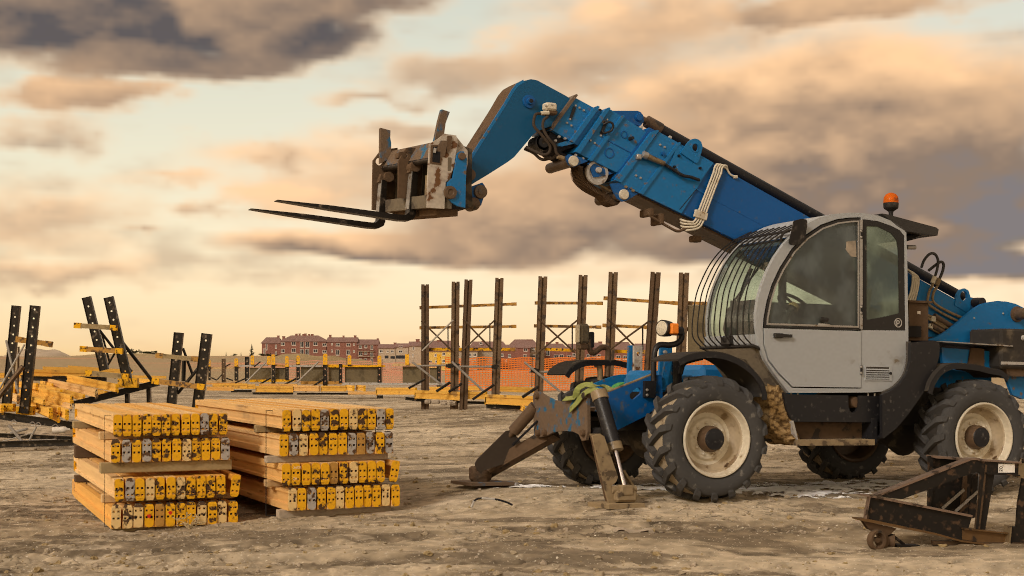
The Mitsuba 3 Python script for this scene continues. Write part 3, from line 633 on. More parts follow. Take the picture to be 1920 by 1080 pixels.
strap('black binding wire looped round the right stack', O2, rx2, bk2, .36, -.056, .97, .05, .985, .0045)
strap('thin wire looped round the left stack', O1, rx, bk, .22, -.052, .95, -.01, .955, .0026)
# handwriting in white paint on one end plate of the right stack
for s, dz in (('24CK', .125), ('24', .03)):
    m = meshkit.text_mesh(s, .020, .0008)
    v = np.asarray(m.vertices)
    m = tm(np.stack([v[:, 0] - .034, -.0085 - v[:, 2], v[:, 1] + dz], -1), np.asarray(m.faces))
    k = [q for q in labels if labels[q]['label'].startswith('beam with clean yellow end, second from left, third layer of right')][0]
    obj('painted_mark', [(m, 'white', 0)], k, 'matte', M=frame4(O2 + rx2 * (-.015 + .0868 * 1.5) - bk2 * .012 + np.array([0, 0, .366]), rx2, bk2, [0, 0, 1]))
for i in (3, 5):                                                       # red paint spots on two end plates of the bottom layer
    k = [q for q in labels if labels[q]['label'].endswith(f'{ORD[i]} from left, bottom layer of left stack')][0]
    s = O1 + rx * (-.03 + .0905 * (i + .5)) - bk * .042 + np.array([0, 0, .115 - .02 * (i == 3)])
    th = np.linspace(0, 6.28, 10)[:-1]
    obj('paint_spot', [(ext(Polygon([(.016 * (1 + .3 * math.sin(3 * a)) * math.cos(a), .017 * math.sin(a)) for a in th]), -.004, -.002), 'red', .3)], k, 'matte', M=frame4(s, rx, bk, [0, 0, 1]))
# dry weed in front of the left stack
r = np.random.default_rng(3)
b = O1 + rx * .62 - bk * .10; b[2] = gz(b[0], b[1])
st = []
for i in range(16):
    a = r.uniform(0, 6.28); l = r.uniform(.06, .17)
    q = b + np.array([math.cos(a) * l * .9, math.sin(a) * l * .5, l * r.uniform(.1, .9)])
    st.append(tube([b, (b + q) / 2 + [0, 0, .02], q], [.004, .003, .0015], 5))
    for j in range(4):
        e = q + r.normal(0, .02, 3); e[2] = max(e[2], b[2] + .004)
        st.append(tube([q, e], [.002, .005], 4))
tag(obj('dry_weed', [(join(*st), 'dried', .4)], bsdf='matte'), 'small dried pale weed lying in front of the left stack', 'dry weed')

# ---------------------------------------------------------------- formwork frames in the background
def twin_post(p0, p1, w, dep=.09):
    w = w * 1.12
    p0, p1 = np.asarray(p0, float), np.asarray(p1, float)
    L = np.linalg.norm(p1 - p0); z = (p1 - p0) / L
    x = unit(np.cross(z, [0, -1, 0])) * -1; x = x if x[0] > 0 else -x
    y = np.cross(z, x)
    m = []
    for s in (-1, 1):
        a, b = sorted((s * w * .09, s * w * .5))
        m += [box(a, b, 0, .009, 0, L), box(*sorted((s * w * .09, s * (w * .09 + .008))), .0095, dep, 0, L), box(*sorted((s * (w * .5 - .007), s * w * .5)), -.012, -.0005, 0, L)]
    m.append(box(-w * .0895, w * .0895, .04, .06, .02, L - .02))
    return join(*m).apply_transform(frame4(p0, x, y, z))
def post_mesh(p0, p1, w, holes=True, dep=.07, t=.008, hr=.016, step=.15):
    p0, p1 = np.asarray(p0, float), np.asarray(p1, float)
    L = np.linalg.norm(p1 - p0); z = (p1 - p0) / L
    x = unit(np.cross(z, [0, -1, 0])) * -1; x = x if x[0] > 0 else -x
    y = np.cross(z, x)
    s = sbox(-w / 2, 0, w / 2, L)
    if holes:
        for q in np.arange(.09, L - .05, step): s = s.difference(Point(0, q).buffer(hr, 3))
    m = join(ext(s, 0, t), box(-w / 2, -w / 2 + t, -dep * .35, dep, 0, L), box(w / 2 - t, w / 2, -dep * .35, dep, 0, L))
    return m.apply_transform(frame4(p0, x, y, z))
def fpost(t, u0, v0, u1, v1, Y, wpx, k='steel', holes=True, Y1=None, foot=False, wear=.75):
    a, b = at(u0, v0, Y), at(u1, v1, Y1 or Y)
    if foot:                                                           # run down to the ground
        g = gz(b[0], b[1]) - .02
        if b[2] > g: b = b + (b - a) * ((b[2] - g) / (a[2] - b[2]))
    return obj('post', [(post_mesh(b, a, wpx / F * Y, holes) if holes is not None else twin_post(b, a, wpx / F * Y), k, wear)], t, 'matte' if holes is None else 'metal')
def ftimber(t, u0, v0, u1, v1, Y, hpx, k='ochre', Y1=None, w=.07, wear=.8, cap='ochre'):
    a, b = at(u0, v0, Y), at(u1, v1, Y1 or Y)
    h = hpx / F * Y; d = unit(b - a)
    m = [(bar(a, b, w, h), k, wear), (join(bar(a - d * .004, a + d * .11, w + .012, h + .012), bar(b - d * .11, b + d * .004, w + .012, h + .012)), cap, .8)]
    return obj('crossbar', m, t, 'matte')
def ftube(t, u0, v0, u1, v1, Y, wpx, k='galv', Y1=None, name='brace'):
    a, b = at(u0, v0, Y), at(u1, v1, Y1 or Y)
    return obj(name, [(tube([a, b], wpx / F * Y / 2, 8), k, .6)], t, 'metal', smooth=40)
def fchan(t, u0, v0, u1, v1, Y, hpx, k='steel', Y1=None, name='base_channel'):
    a, b = at(u0, v0, Y), at(u1, v1, Y1 or Y)
    return obj(name, [(channel(a, b, .06, hpx / F * Y, .008), k, .8)], t, 'metal')
def clamp(t, u, v, Y, r=.06):
    c = at(u, v, Y)
    obj('clamp', [(join(cyl(c - [0, r, 0], c + [0, r, 0], r * .9, 8), cbox(c[0] - r * 1.3, c[0] + r * 1.3, c[1] - r * .8, c[1] + r * .8, c[2] - r * .6, c[2] + r * .6, .01)), 'steel', .6)], t, 'metal')
def ply(t, u0, v0, u1, v1, Y, Y1=None, th=.025):
    a, b = at(u0, v0, Y), at(u1, v1, Y); 
    obj('plywood_panel', [(box(a[0], b[0], Y, Y + th, b[2], a[2]), 'ply', .7)], t, 'matte')

FG = 'tall wall formwork frames standing in the yard'
ta = thing('formwork_tower', 'tall rusty four-post formwork frame furthest from the machine, in front of the yellow house', 'formwork frame', FG)
for u0, v0, u1, v1, Y, w, k in ((797, 533, 797, 727, 30.6, 13, 'rust'), (854.5, 528, 852, 726, 30.2, 13.5, 'oldsteel'), (878.5, 524, 870, 736, 29.4, 13.5, 'rust'), (936.5, 521, 929, 742, 28.8, 14, 'oldsteel')): fpost(ta, u0, v0, u1, v1, Y, w, k, None, foot=True, wear=.7)
for a in ((787, 577, 968.5, 570, 30.9, 5.2), (787, 614.5, 968, 612, 30.9, 5), (800, 655, 966, 655, 30.8, 5.5, 'yellow')): ftimber(ta, *a)
for a in ((790, 602, 846, 656, 30.1, 3.2, 'rust'), (791.5, 658, 850, 600, 29.98, 3.2, 'galv'), (868, 598.5, 925, 658, 28.9, 3.4, 'rust'), (865, 659, 928, 600, 28.78, 3.2, 'rust'), (840, 613, 840, 655, 30.4, 2.4, 'steel'), (918.5, 606, 918.5, 655, 29.2, 2.4, 'steel')): ftube(ta, *a)
for a in ((782, 686, 842, 685, 30.0, 3.4), (860, 687, 926, 688, 28.6, 3.6), (773, 679, 831, 724, 29.8, 4.2), (847, 678, 906, 733, 28.5, 4.4)): ftube(ta, *a)
for a in ((766, 728, 797, 711, 30.0, 4.5, 'steel'), (818, 734, 844, 717, 29.6, 5.5, 'steel'), (841, 735, 866, 719, 29.2, 5.5, 'steel'), (886, 749, 927, 721, 28.4, 5, 'steel')): ftube(ta, *a, name='strut')
clamp(ta, 843, 686, 29.95); clamp(ta, 929, 688, 28.55); clamp(ta, 855, 685, 29.9)
tb = thing('formwork_tower', 'tall two-post dark formwork frame in the middle, in front of the orange netting', 'formwork frame', FG)
for u0, v0, u1, v1, Y, w, k in ((1018, 518, 1010, 738, 27.4, 15, 'oldsteel'), (1093.5, 515.5, 1085, 738, 26.6, 15, 'oldsteel')): fpost(tb, u0, v0, u1, v1, Y, w, k, None, foot=True, wear=.7)
for a in ((1003, 568, 1130, 568.7, 27.6, 5.2), (1001.5, 611, 1127, 613.5, 27.6, 5.2), (1004, 654, 1078, 657, 27.5, 5.5, 'yellow')): ftimber(tb, *a)
for a in ((1008, 597, 1078, 661, 27.0, 3.6, 'rust'), (1008, 662, 1089.6, 594.6, 26.86, 3.6, 'rust'), (1073, 606, 1073, 658, 27.1, 2.6, 'steel')): ftube(tb, *a)
for a in ((992, 697, 1066, 698, 26.7, 4), (983, 679, 1050, 734, 26.5, 4.6)): ftube(tb, *a)
ftube(tb, 979, 745, 1009, 725, 26.6, 6, 'steel', name='strut'); clamp(tb, 1003, 695, 26.6)
tc = thing('formwork_tower', 'tall three-post formwork frame nearest the machine, with a rust-red middle post', 'formwork frame', FG)
for u0, v0, u1, v1, Y, w, k in ((1150, 510, 1140, 740, 25.6, 15.5, 'oldsteel'), (1229.5, 510, 1214, 740, 24.8, 17, 'rust'), (1282.7, 511, 1274, 740, 24.4, 17, 'oldsteel')): fpost(tc, u0, v0, u1, v1, Y, w, k, None, foot=True, wear=.7)
for a in ((1132, 559, 1271, 568.7, 25.8, 5.8), (1286, 568, 1328, 569.5, 24.5, 5.6), (1130, 610, 1220, 614, 25.8, 5.6), (1146, 658.6, 1216, 660, 25.8, 6, 'yellow'), (1286, 617, 1330, 618, 24.5, 6)): ftimber(tc, *a)
for a in ((1139, 597, 1189, 648, 25.3, 3.8, 'rust'), (1143, 656, 1220, 600, 25.1, 3.8, 'rust'), (1205, 612, 1205, 660, 25.2, 3, 'steel')): ftube(tc, *a)
ply(tc, 1290, 572, 1326, 660, 24.42)

# low row of panels
LG = 'low rows of propped formwork panels'
def hz(x, y): return 380 + x / 5.647, 640 + y / 5.647
def low(label, ups, rails, panels, props, Y):
    t = thing('formwork_row', label, 'formwork panels', LG)
    for hx, hy0, hy1, hw, cap, k in ups:
        u, v0 = hz(hx, hy0); _, v1 = hz(hx, hy1); w = hw / 5.647
        obj('post', [(post_mesh(at(u, v1, Y - .12), at(u, v0 + (cap / 5.647 if cap else 0), Y - .12), w / F * Y, True, .06, .01, .022, .2), k, .8)], t, 'metal')
        if cap:
            a, b = at(u - w / 2, v0, Y - .15), at(u + w / 2, v0 + cap / 5.647, Y - .15)
            p = Polygon([(a[0], b[2]), (b[0], b[2]), (b[0], a[2] - .04), (b[0] - .03, a[2]), (a[0] + .03, a[2]), (a[0], a[2] - .04)])
            p = p.buffer(0)
            for q in (.3, .75): p = p.difference(Point((a[0] + b[0]) / 2, b[2] + (a[2] - b[2]) * q).buffer(.022, 3))
            obj('end_cap', [(ext(p, Y - .18, Y - .12), 'yellow', .45)], t, 'paint')
    for x0, y0, x1, y1, hp, k in rails:
        a, b = hz(x0, y0), hz(x1, y1)
        obj('rail', [(bar(at(*a, Y - .05), at(*b, Y - .05), .09, hp / 5.647 / F * Y), k, .6)], t, 'matte')
    for x0, y0, x1, y1 in panels: ply(t, *hz(x0, y0), *hz(x1, y1), Y + .03)
    for x0, y0, x1, y1, wp, k in props:
        a, b = hz(x0, y0), hz(x1, y1)
        ftube(t, *a, *b, Y - .3, wp / 5.647, k, name='prop')
    return t
low('low open formwork row at the end nearest the leaning posts, without plywood', [(72, 190, 410, 22, 75, 'steel'), (222, 185, 430, 40, 0, 'rust'), (357, 180, 415, 38, 85, 'steel'), (470, 165, 420, 42, 0, 'steel')],
    [(60, 285, 395, 278, 20, 'plank'), (40, 430, 460, 425, 26, 'plank')], [], [(90, 385, 150, 410, 14, 'steel'), (155, 405, 205, 350, 12, 'steel'), (250, 390, 320, 415, 14, 'steel'), (345, 440, 450, 395, 16, 'steel'), (240, 268, 295, 238, 14, 'steel')], 51)
low('low formwork row with two short plywood panels and long grey props', [(528, 150, 250, 36, 96, 'steel'), (702, 155, 250, 38, 92, 'steel'), (748, 138, 450, 40, 110, 'steel'), (893, 155, 410, 36, 115, 'steel'), (1012, 150, 410, 34, 92, 'steel')],
    [(390, 262, 690, 252, 18, 'galv'), (740, 250, 930, 268, 18, 'ochre'), (500, 418, 980, 415, 24, 'yellow')], [(500, 280, 722, 408), (772, 282, 910, 405)],
    [(455, 440, 668, 222, 18, 'galv'), (545, 270, 612, 215, 14, 'steel'), (600, 455, 720, 390, 18, 'steel'), (860, 460, 990, 395, 20, 'steel')], 50)
low('low formwork row with the largest plywood panel and orange top rail', [(1298, 130, 515, 46, 118, 'steel'), (1460, 240, 440, 34, 0, 'steel'), (1555, 146, 262, 38, 100, 'steel'), (1872, 150, 445, 40, 118, 'steel')],
    [(920, 262, 1260, 262, 20, 'galv'), (1320, 258, 1500, 262, 30, 'yellow'), (1500, 262, 1930, 262, 20, 'yellow'), (1040, 440, 1475, 440, 34, 'ochre'), (1475, 447, 1930, 447, 22, 'galv')], [(1038, 272, 1280, 425), (1330, 272, 1448, 428), (1506, 270, 1856, 442)],
    [(980, 455, 1228, 215, 20, 'galv'), (1085, 530, 1275, 405, 24, 'steel')], 48)
td = thing('formwork_row', 'last low formwork panel, partly hidden behind the furthest tall frame', 'formwork panels', LG)
for a in ((763.5, 664, 763.5, 684), (823, 664, 823, 684)):
    p, q = at(a[0] - 3.5, a[1], 44), at(a[0] + 3.5, a[3], 44)
    obj('end_cap', [(box(p[0], q[0], 43.9, 44, q[2], p[2]), 'yellow', .5)], td)
fpost(td, 823, 686, 823, 722, 44, 7, foot=True); ply(td, 755, 687, 790, 719, 44.1); ply(td, 805, 690, 821, 719, 44.1)
obj('rail', [(bar(at(736, 684, 44), at(840, 684, 44), .1, .08), 'plank', .5)], td, 'matte'); obj('rail', [(bar(at(692, 720, 44), at(836, 720, 44), .1, .07), 'galv', .5)], td, 'matte')

GG = 'yellow beams lying under the formwork'
def ground_beam(label, u0, v0, u1, v1, Y0, Y1, hpx, wear=.5, k='yellow', name='formwork_beam', group=GG):
    h = hpx / F * min(Y0, Y1)
    a, b = at(u0, v0, Y0) - [0, 0, h / 2], at(u1, v1, Y1) - [0, 0, h / 2]
    return loose_beam(name, label, 'timber beam', group, a, b, w=h * .42, h=h, k=k, wear=wear, painted=(k == 'yellow'))
def iz(x, y): return 690 + x / 6, 600 + y / 6
for lab, x0, y0, x1, y1, Y0, Y1, hp in (
    ('beam end to end with its neighbours, under the plywood panel at the gap', 100, 800, 540, 800, 39, 38, 80), ('beam beside the concrete blocks, below the furthest tall frame', 535, 835, 1080, 858, 30.4, 29.6, 95), ('beam behind the concrete blocks, butting against the nearer one', 1085, 845, 1330, 850, 30.6, 30.3, 88),
    ('long beam in front of the middle tall frame, nearest the stabiliser', 1330, 890, 1900, 915, 28.4, 27.6, 112), ('beam lying in front of the orange netting behind the middle frame', 1480, 775, 1900, 790, 33, 32, 60), ('short yellow beam between the black struts', 1130, 768, 1260, 770, 33, 32.6, 48),
    ('beam behind the crossed tubes of the furthest tall frame', 700, 775, 960, 780, 34, 33, 50)):
    ground_beam(lab, *iz(x0, y0), *iz(x1, y1), Y0, Y1, hp / 6)
for lab, x0, y0, x1, y1, Y0, Y1, hp, k in (
    ('faded yellow beam at the open end of the low row', 110, 482, 470, 472, 46, 46, 56, 'yellow'), ('bright yellow beam in front of the grey props', 565, 505, 955, 508, 45, 45, 64, 'yellow'), ('pale beam with a white end in front of the low row', 965, 495, 1235, 500, 45.5, 45, 62, 'paleyellow'),
    ('orange-yellow beam below the large plywood panel', 1255, 500, 1515, 500, 45, 45, 60, 'yellow'), ('beam under the low row, second from its open end', 415, 480, 555, 480, 47, 47, 50, 'yellow'), ('greyish beam at the foot of the low row, left of the bright yellow one', 45, 500, 330, 505, 44.5, 44.5, 40, 'paleyellow'), ('beam on edge just behind the bright yellow one', 600, 468, 1000, 470, 46.5, 46.5, 40, 'ochre'), ('beam behind the open end of the low row', 30, 440, 420, 436, 53, 53, 34, 'paleyellow'), ('beam on the ground between the low row and the gap', 1540, 545, 1840, 548, 44, 44, 34, 'ochre')):
    ground_beam(lab, *hz(x0, y0), *hz(x1, y1), Y0, Y1, hp / 5.647, k=k)
for lab, x, y in (('beam end poking out below the large plywood panel, left of two', 1598, 498), ('beam end poking out below the large plywood panel, right of two', 1715, 498)):
    u, v = hz(x, y); ground_beam(lab, u, v, u - 14, v - 1.5, 45.5, 48.5, 10.5)
def chan_thing(label, u0, v0, u1, v1, Y, hpx):
    t = obj('steel_channel', [(channel(at(u0, v0, Y), at(u1, v1, Y), .07, hpx / F * Y, .01), 'steel', .8)], bsdf='metal'); tag(t, label, 'steel channel', 'steel channels under the formwork')
for lab, x0, y0, x1, y1, Y, hp in (('dark channel under the end of the beam at the gap', 100, 865, 170, 865, 39, 34), ('dark channel left of the concrete blocks', 420, 882, 640, 905, 30.5, 36), ('dark channel right of the concrete blocks', 1000, 925, 1330, 930, 30, 30), ('rusty channel under the beam nearest the stabiliser', 1330, 970, 1740, 978, 28.2, 48)):
    chan_thing(lab, *iz(x0, y0), *iz(x1, y1), Y, hp / 6)
for lab, x0, x1, y0, y1, Y in (('dark channel under the bright yellow beam', 300, 520, 515, 540, 46), ('long dark channel under the low row', 530, 960, 540, 562, 45.6), ('shadowed channel under the large plywood panel', 1000, 1850, 545, 565, 45.8)):
    a, b = hz(x0, (y0 + y1) / 2), hz(x1, (y0 + y1) / 2); chan_thing(lab, *a, *b, Y, (y1 - y0) / 5.647)
for i, (x, y, w, h, lab) in enumerate(((675, 920, 70, 52, 'pale squared concrete block below the furthest tall frame'), (762, 922, 90, 44, 'brownish concrete block between two others'), (855, 932, 70, 50, 'rough concrete block, third in line'), (950, 936, 84, 50, 'broken rounded concrete block at the end of the line'))):
    u, v = iz(x, y); c = at(u, v, 29.6); w, h = w / 6 / F * 29.6 / 2, h / 6 / F * 29.6 / 2
    m = trimesh.creation.icosphere(subdivisions=2); v = np.asarray(m.vertices); v = np.sign(v) * np.abs(v) ** .45; v = v / np.abs(v).max(0) * [w, .12, h] * (1 + (.05 + .06 * (i > 1)) * rng.standard_normal((len(v), 1)))
    tag(obj('concrete_block', [(tm(v + c, m.faces), 'concrete', .5)], bsdf='matte', smooth=35), lab, 'concrete block', 'concrete blocks by the tall frame')
u, v = iz(1755, 1000); c = at(u, v, 27.6)
ground_beam('short yellow beam stub with its end towards the camera, by the far stabiliser', u, v, u - 9, v - 5, 27.4, 28.8, 9)

# ---------------------------------------------------------------- leaning frames and beam pile behind the left stack
KG = 'leaning formwork frames among the beam pile'
l1 = thing('leaning_trestle', 'leaning two-post black frame at the left edge with a brown log brace', 'formwork frame', KG)
fpost(l1, 30, 573, 10.5, 768, 24.6, 15.5); fpost(l1, 65.5, 573, 44.5, 775, 24, 17.5)
ftimber(l1, 31, 636, 97.5, 646, 24.5, 9.5, 'ochre', cap='ochre')
for a in ((11.5, 638, 34.5, 738, 23.9, 4.5), (46, 646, -4, 735, 23.8, 4), (35, 650, 33, 735, 24.4, 4, 'rust')): ftube(l1, *a)
ftube(l1, 43, 687, -6, 748, 23.7, 9.5, 'rust', name='log_brace')
for u0, u1, v0, v1 in ((31.5, 63, 762, 778), (-6, 26, 757, 772)):
    p, q = at(u0, v0, 24.1), at(u1, v1, 24.1); obj('base_plate', [(box(p[0], q[0], 24.05, 24.2, q[2], p[2]), 'yellow', .6)], l1)
fchan(l1, -20, 776, 140, 798, 23.8, 14)
for i, u in enumerate((20, 55, 66, 98)):
    c = at(u, 789 + u * .1, 23.7); obj('clip_pin', [(tube(curve([c, c + [.06, -.01, .03], c + [.1, -.01, -.02], c + [.03, -.01, -.03]], 4), .008, 5), 'galv', 0)], l1, 'metal')
l2 = thing('leaning_trestle', 'leaning two-post black frame with three timber crossbars, tallest of the leaning frames', 'formwork frame', KG)
fpost(l2, 161.5, 557, 195, 694, 25.0, 16); fpost(l2, 203, 557, 240.5, 722, 24.5, 17)
for a in ((140, 610, 219.5, 615, 24.3, 9, 'oldwood'), (151, 654, 229.5, 658.5, 24.2, 9.5, 'ochre'), (161, 699, 240.5, 706.5, 24.1, 9.5, 'oldwood')): ftimber(l2, *a, cap='yellow')
for a in ((186.5, 619, 247, 697, 25.2, 5, 'steel'), (228, 640, 287, 716, 24.8, 6.5, 'steel'), (205, 678, 190, 622, 25.3, 4, 'steel'), (199, 690, 228, 640, 25.3, 4, 'steel')): ftube(l2, *a)
p, q = at(222, 709, 24.55), at(258, 727, 24.55); obj('base_plate', [(box(p[0], q[0], 24.5, 24.65, q[2], p[2]), 'yellow', .6)], l2)
fchan(l2, 138, 758, 298, 717, 24.3, 12, Y1=24.8)
fpost(l2, 278, 722, 279, 750, 24.8, 7, holes=False, foot=True); fpost(l2, 238, 734, 238.5, 752, 24.7, 7, holes=False, foot=True)
l3 = thing('leaning_trestle', 'upright two-post dark frame right of the tallest leaning frame, with two timber crossbars', 'formwork frame', KG)
fpost(l3, 335, 623.5, 321.5, 752, 23.6, 17, foot=True); fpost(l3, 387.5, 625.5, 370, 762, 23, 19, foot=True)
ftimber(l3, 293, 666, 372, 674, 23.2, 8, 'oldwood'); ftimber(l3, 286, 714, 383, 726, 22.8, 9.5, 'ochre', cap='yellow')
for a in ((343, 653, 362, 705, 23.8, 5, 'steel'), (333, 738, 372, 690, 23.7, 6, 'steel'), (345, 676, 344, 715, 23.9, 8, 'steel')): ftube(l3, *a)
def pz(x, y): return x / 4.697, 620 + y / 4.697
PG = 'yellow beams heaped behind the left stack'
for lab, x0, y0, x1, y1, Y0, Y1, hp, k, wr in (
    ('heaped beam with a clean yellow end, nearest the black frame at the left edge', 447, 722, 262, 645, 23.2, 25.6, 92, 'yellow', .45), ('heaped beam with a clean yellow end, just behind the left stack', 590, 735, 395, 655, 23, 25.4, 92, 'yellow', .5),
    ('heaped beam with a rusted end, in the middle of the heap', 632, 605, 338, 528, 23.8, 26.2, 78, 'yellow', .8), ('heaped beam with a chipped olive end, below the tallest leaning frame', 848, 550, 536, 478, 24, 26.4, 76, 'paleyellow', .9), ('heaped beam furthest right, against the channel of the tallest leaning frame', 1030, 505, 706, 440, 24, 26.4, 78, 'yellow', .7),
    ('long crosswise beam on top of the heap', 276, 370, 745, 380, 27, 27.4, 66, 'yellow', .6), ('second crosswise beam, behind the one on top of the heap', 378, 335, 870, 352, 28, 28.3, 44, 'yellow', .5), ('third crosswise beam at the back of the heap', 600, 322, 1005, 350, 29, 29.3, 34, 'yellow', .5),
    ('short beam under the heap with its end showing left of the rusted one', 325, 490, 150, 470, 26, 28, 60, 'yellow', .6), ('short beam under the crosswise beams, end showing', 462, 488, 390, 470, 26.2, 28, 52, 'yellow', .6),
    ('chipped beam lying on the lowest beams of the heap', 390, 630, 250, 590, 23.4, 24.6, 48, 'yellow', .9), ('low beam behind the base of the black frame', 160, 600, 60, 560, 25, 27, 70, 'ochre', .7), ('short beam stub behind the left stack', 625, 668, 535, 645, 23.2, 24.6, 50, 'paleyellow', .8)):
    x1, y1, Y1 = x0 + (x1 - x0) * 1.4, y0 + (y1 - y0) * 1.4, Y0 + (Y1 - Y0) * 1.4
    ground_beam(lab, *pz(x0, y0), *pz(x1, y1), Y0, Y1, hp / 4.697 * .9, wr, k, 'heaped_beam', PG)
for lab, x0, y0, x1, y1, Y0, Y1, hp, wr in (('heaped beam under the base of the black frame, end at the left edge', 20, 690, -60, 650, 23.6, 25.5, 80, .6), ('heaped beam below the crosswise beams, pale end', 540, 545, 380, 500, 25, 27, 60, .7), ('heaped beam left of the black post, half hidden', 120, 520, 40, 490, 26, 28, 60, .6),
    ('beam sticking out below the tallest leaning frame, right of the heap', 960, 560, 800, 520, 25.2, 27, 50, .8), ('thin beam across the back of the heap at the left', -20, 395, 270, 388, 27.5, 27.6, 52, .6), ('beam at the foot of the heap behind the near left stack corner', 520, 700, 420, 672, 23.4, 24.8, 60, .5), ('beam lying flat left of the heap, lowest of all', 240, 560, 60, 520, 25.5, 27, 56, .7),
    ('beam beyond the channel of the tallest leaning frame', 1380, 455, 1250, 440, 27, 28.5, 44, .6), ('heaped beam between the rusted one and the chipped olive one', 740, 590, 470, 520, 24.4, 26.6, 64, .6), ('heaped beam overlapping the base channel of the tallest leaning frame', 935, 560, 640, 490, 24.6, 26.8, 62, .5), ('heaped beam under the one with the rusted end', 560, 655, 290, 575, 24.2, 26.4, 66, .6), ('heaped beam pushed between the two lowest ones', 515, 770, 330, 690, 23.3, 25.2, 70, .7), ('pale stub among the heaped beams, left of the chipped olive one', 700, 545, 560, 510, 25.4, 26.8, 50, .8), ('heaped beam touching the black post, above the base plate', 330, 650, 180, 600, 24.3, 26, 70, .6),
    ('long beam beyond the reddish heap edge, seen between the leaning frames', 1000, 400, 1330, 408, 31, 31.2, 26, .6)):
    x1, y1, Y1 = x0 + (x1 - x0) * 1.4, y0 + (y1 - y0) * 1.4, Y0 + (Y1 - Y0) * 1.4
    ground_beam(lab, *pz(x0, y0), *pz(x1, y1), Y0, Y1, hp / 4.697 * .88, wr, 'yellow', 'heaped_beam', PG)
for lab, a in (('dark channel lying lowest on the ground behind the left stack', (-20, 834, 138, 829, 23, 12)), ('dark channel just above the lowest one behind the left stack', (-20, 815, 136, 822, 24, 8)), ('dark channel under the crosswise beams of the heap', (40, 708, 200, 712, 27.2, 10))):
    chan_thing(lab, *a)
def steel_tube(label, pts, Y, wpx):
    t = obj('steel_tube', [(tube([at(u, v, Y) for u, v in pts], wpx / F * Y / 2, 8), 'galv', .6)], bsdf='metal', smooth=40); tag(t, label, 'steel tube', 'loose steel tubes by the leaning frame')
steel_tube('thick grey tube leaning below the black channel', [(16, 797), (41, 827)], 23.4, 6); steel_tube('short grey tube crossing below the black channel', [(68, 800), (53, 830)], 23.3, 4); steel_tube('long thin tube lying on the lowest channel', [(5, 829), (106, 824)], 23.1, 3)
steel_tube('thin tube lying aslant under the black channel', [(4, 828), (60, 812)], 23.6, 2.6); steel_tube('thin tube hidden half behind the short grey one', [(20, 812), (52, 804)], 23.9, 5)
c = at(112, 806, 23.2)
tag(obj('plastic_bottle', [(lathe([(.0, -.12), (.05, -.115), (.055, -.05), (.048, 0), (.055, .05), (.05, .09), (.018, .13), (.018, .16), (0, .162)], c, [1, .1, .05], 14), 'frame', .1)], smooth=50), 'crumpled clear plastic bottle lying under the black channel', 'bottle')

# ---------------------------------------------------------------- small litter
c = at(922, 942, 12.2)
pts = [at(u, v, 12.3) for u, v in ((884, 951), (889, 939), (903, 934), (928, 936), (948, 941), (961, 947))]
for q in pts: q[2] = max(q[2], gz(q[0], q[1]) + .02)
tag(obj('plastic_strap', [(tube(curve(pts, 5), .009, 6), 'black', .3), (tube(curve(pts[2:4], 5), .0115, 6), 'galv', .3), (tube(curve(pts[:2], 3), .0115, 6), 'galv', .3)], bsdf='matte', smooth=50), 'torn black and white plastic strap on the dirt before the far stabiliser', 'strap')

# ---------------------------------------------------------------- the telescopic handler
TH = thing('telehandler', 'dirty blue telescopic handler with grey cab, raised boom and rusty pallet forks', 'telehandler')
def ray(u, v): return MR.T @ np.array([(u - CX) / F, 1, (YH - v) / F])
_eye = MR.T @ (np.array([0, 0, EYE]) - MO)
def L(u, v, y):                                                        # measured point on the machine plane at distance y from its near side
    d = ray(u, v); t = (y - _eye[1]) / d[1]
    return _eye + t * d
def LX(u, v, x):
    d = ray(u, v); return _eye + (x - _eye[0]) / d[0] * d
VW = {1: (1180, 340, 2.5716), 2: (1180, 660, 2.5716), 3: (860, 120, 3.176), 4: (440, 180, 3.692), 5: (860, 620, 3.), 6: (1280, 360, 3.375), 'A': (1660, 460, 3.6), 'B': (1000, 160, 4.5), 'C': (680, 200, 4.5), 'D': (1000, 600, 4.153),
      'E': (860, 740, 4.5), 'F': (1400, 640, 4.908), 'K': (1200, 680, 3.857), 'M': (1260, 180, 3.857), 'N': (1480, 340, 4.909), 'J': (930, 600, 5.685), 'P': (0, 0, 1)}
def px(w, x, y): o = VW[w]; return o[0] + x / o[2], o[1] + y / o[2]
def q3(w, x, y, lat): return L(*px(w, x, y), lat)
def pol(w, pts, lat): return [tuple(q3(w, x, y, lat)[[0, 2]]) for x, y in pts]
def tp(name, parts, bsdf='paint', smooth=False, parent=TH): return obj(name, parts, parent, bsdf, smooth, MT)
def tplate(name, w, pts, y0, y1, k='blue', wear=.5, bsdf='paint', holes=(), parent=TH, rnd=0, smooth=False):
    s = Polygon(pol(w, pts, y0)).buffer(0)
    if rnd: s = s.buffer(-rnd).buffer(2 * rnd, 6).buffer(-rnd)
    for x, y, r in holes:
        c = q3(w, x, y, y0); s = s.difference(Point(c[0], c[2]).buffer(r, 8))
    return tp(name, [(ext(s, y0, y1), k, wear)], bsdf, smooth, parent)
def arcpts(pts, n=5): return curve([(a, b, 0) for a, b in pts], n)[:, :2]
def shell(name, xz, y0, y1, t, k, wear=.4, bsdf='paint', parent=TH, smooth=35, side=0):
    ls = LineString(xz)
    s = ls.buffer(t / 2, cap_style=2, join_style=1, quad_segs=3) if not side else ls.buffer(t * side, single_sided=True, join_style=1)
    return tp(name, [(ext(s, y0, y1), k, wear)], bsdf, smooth, parent)
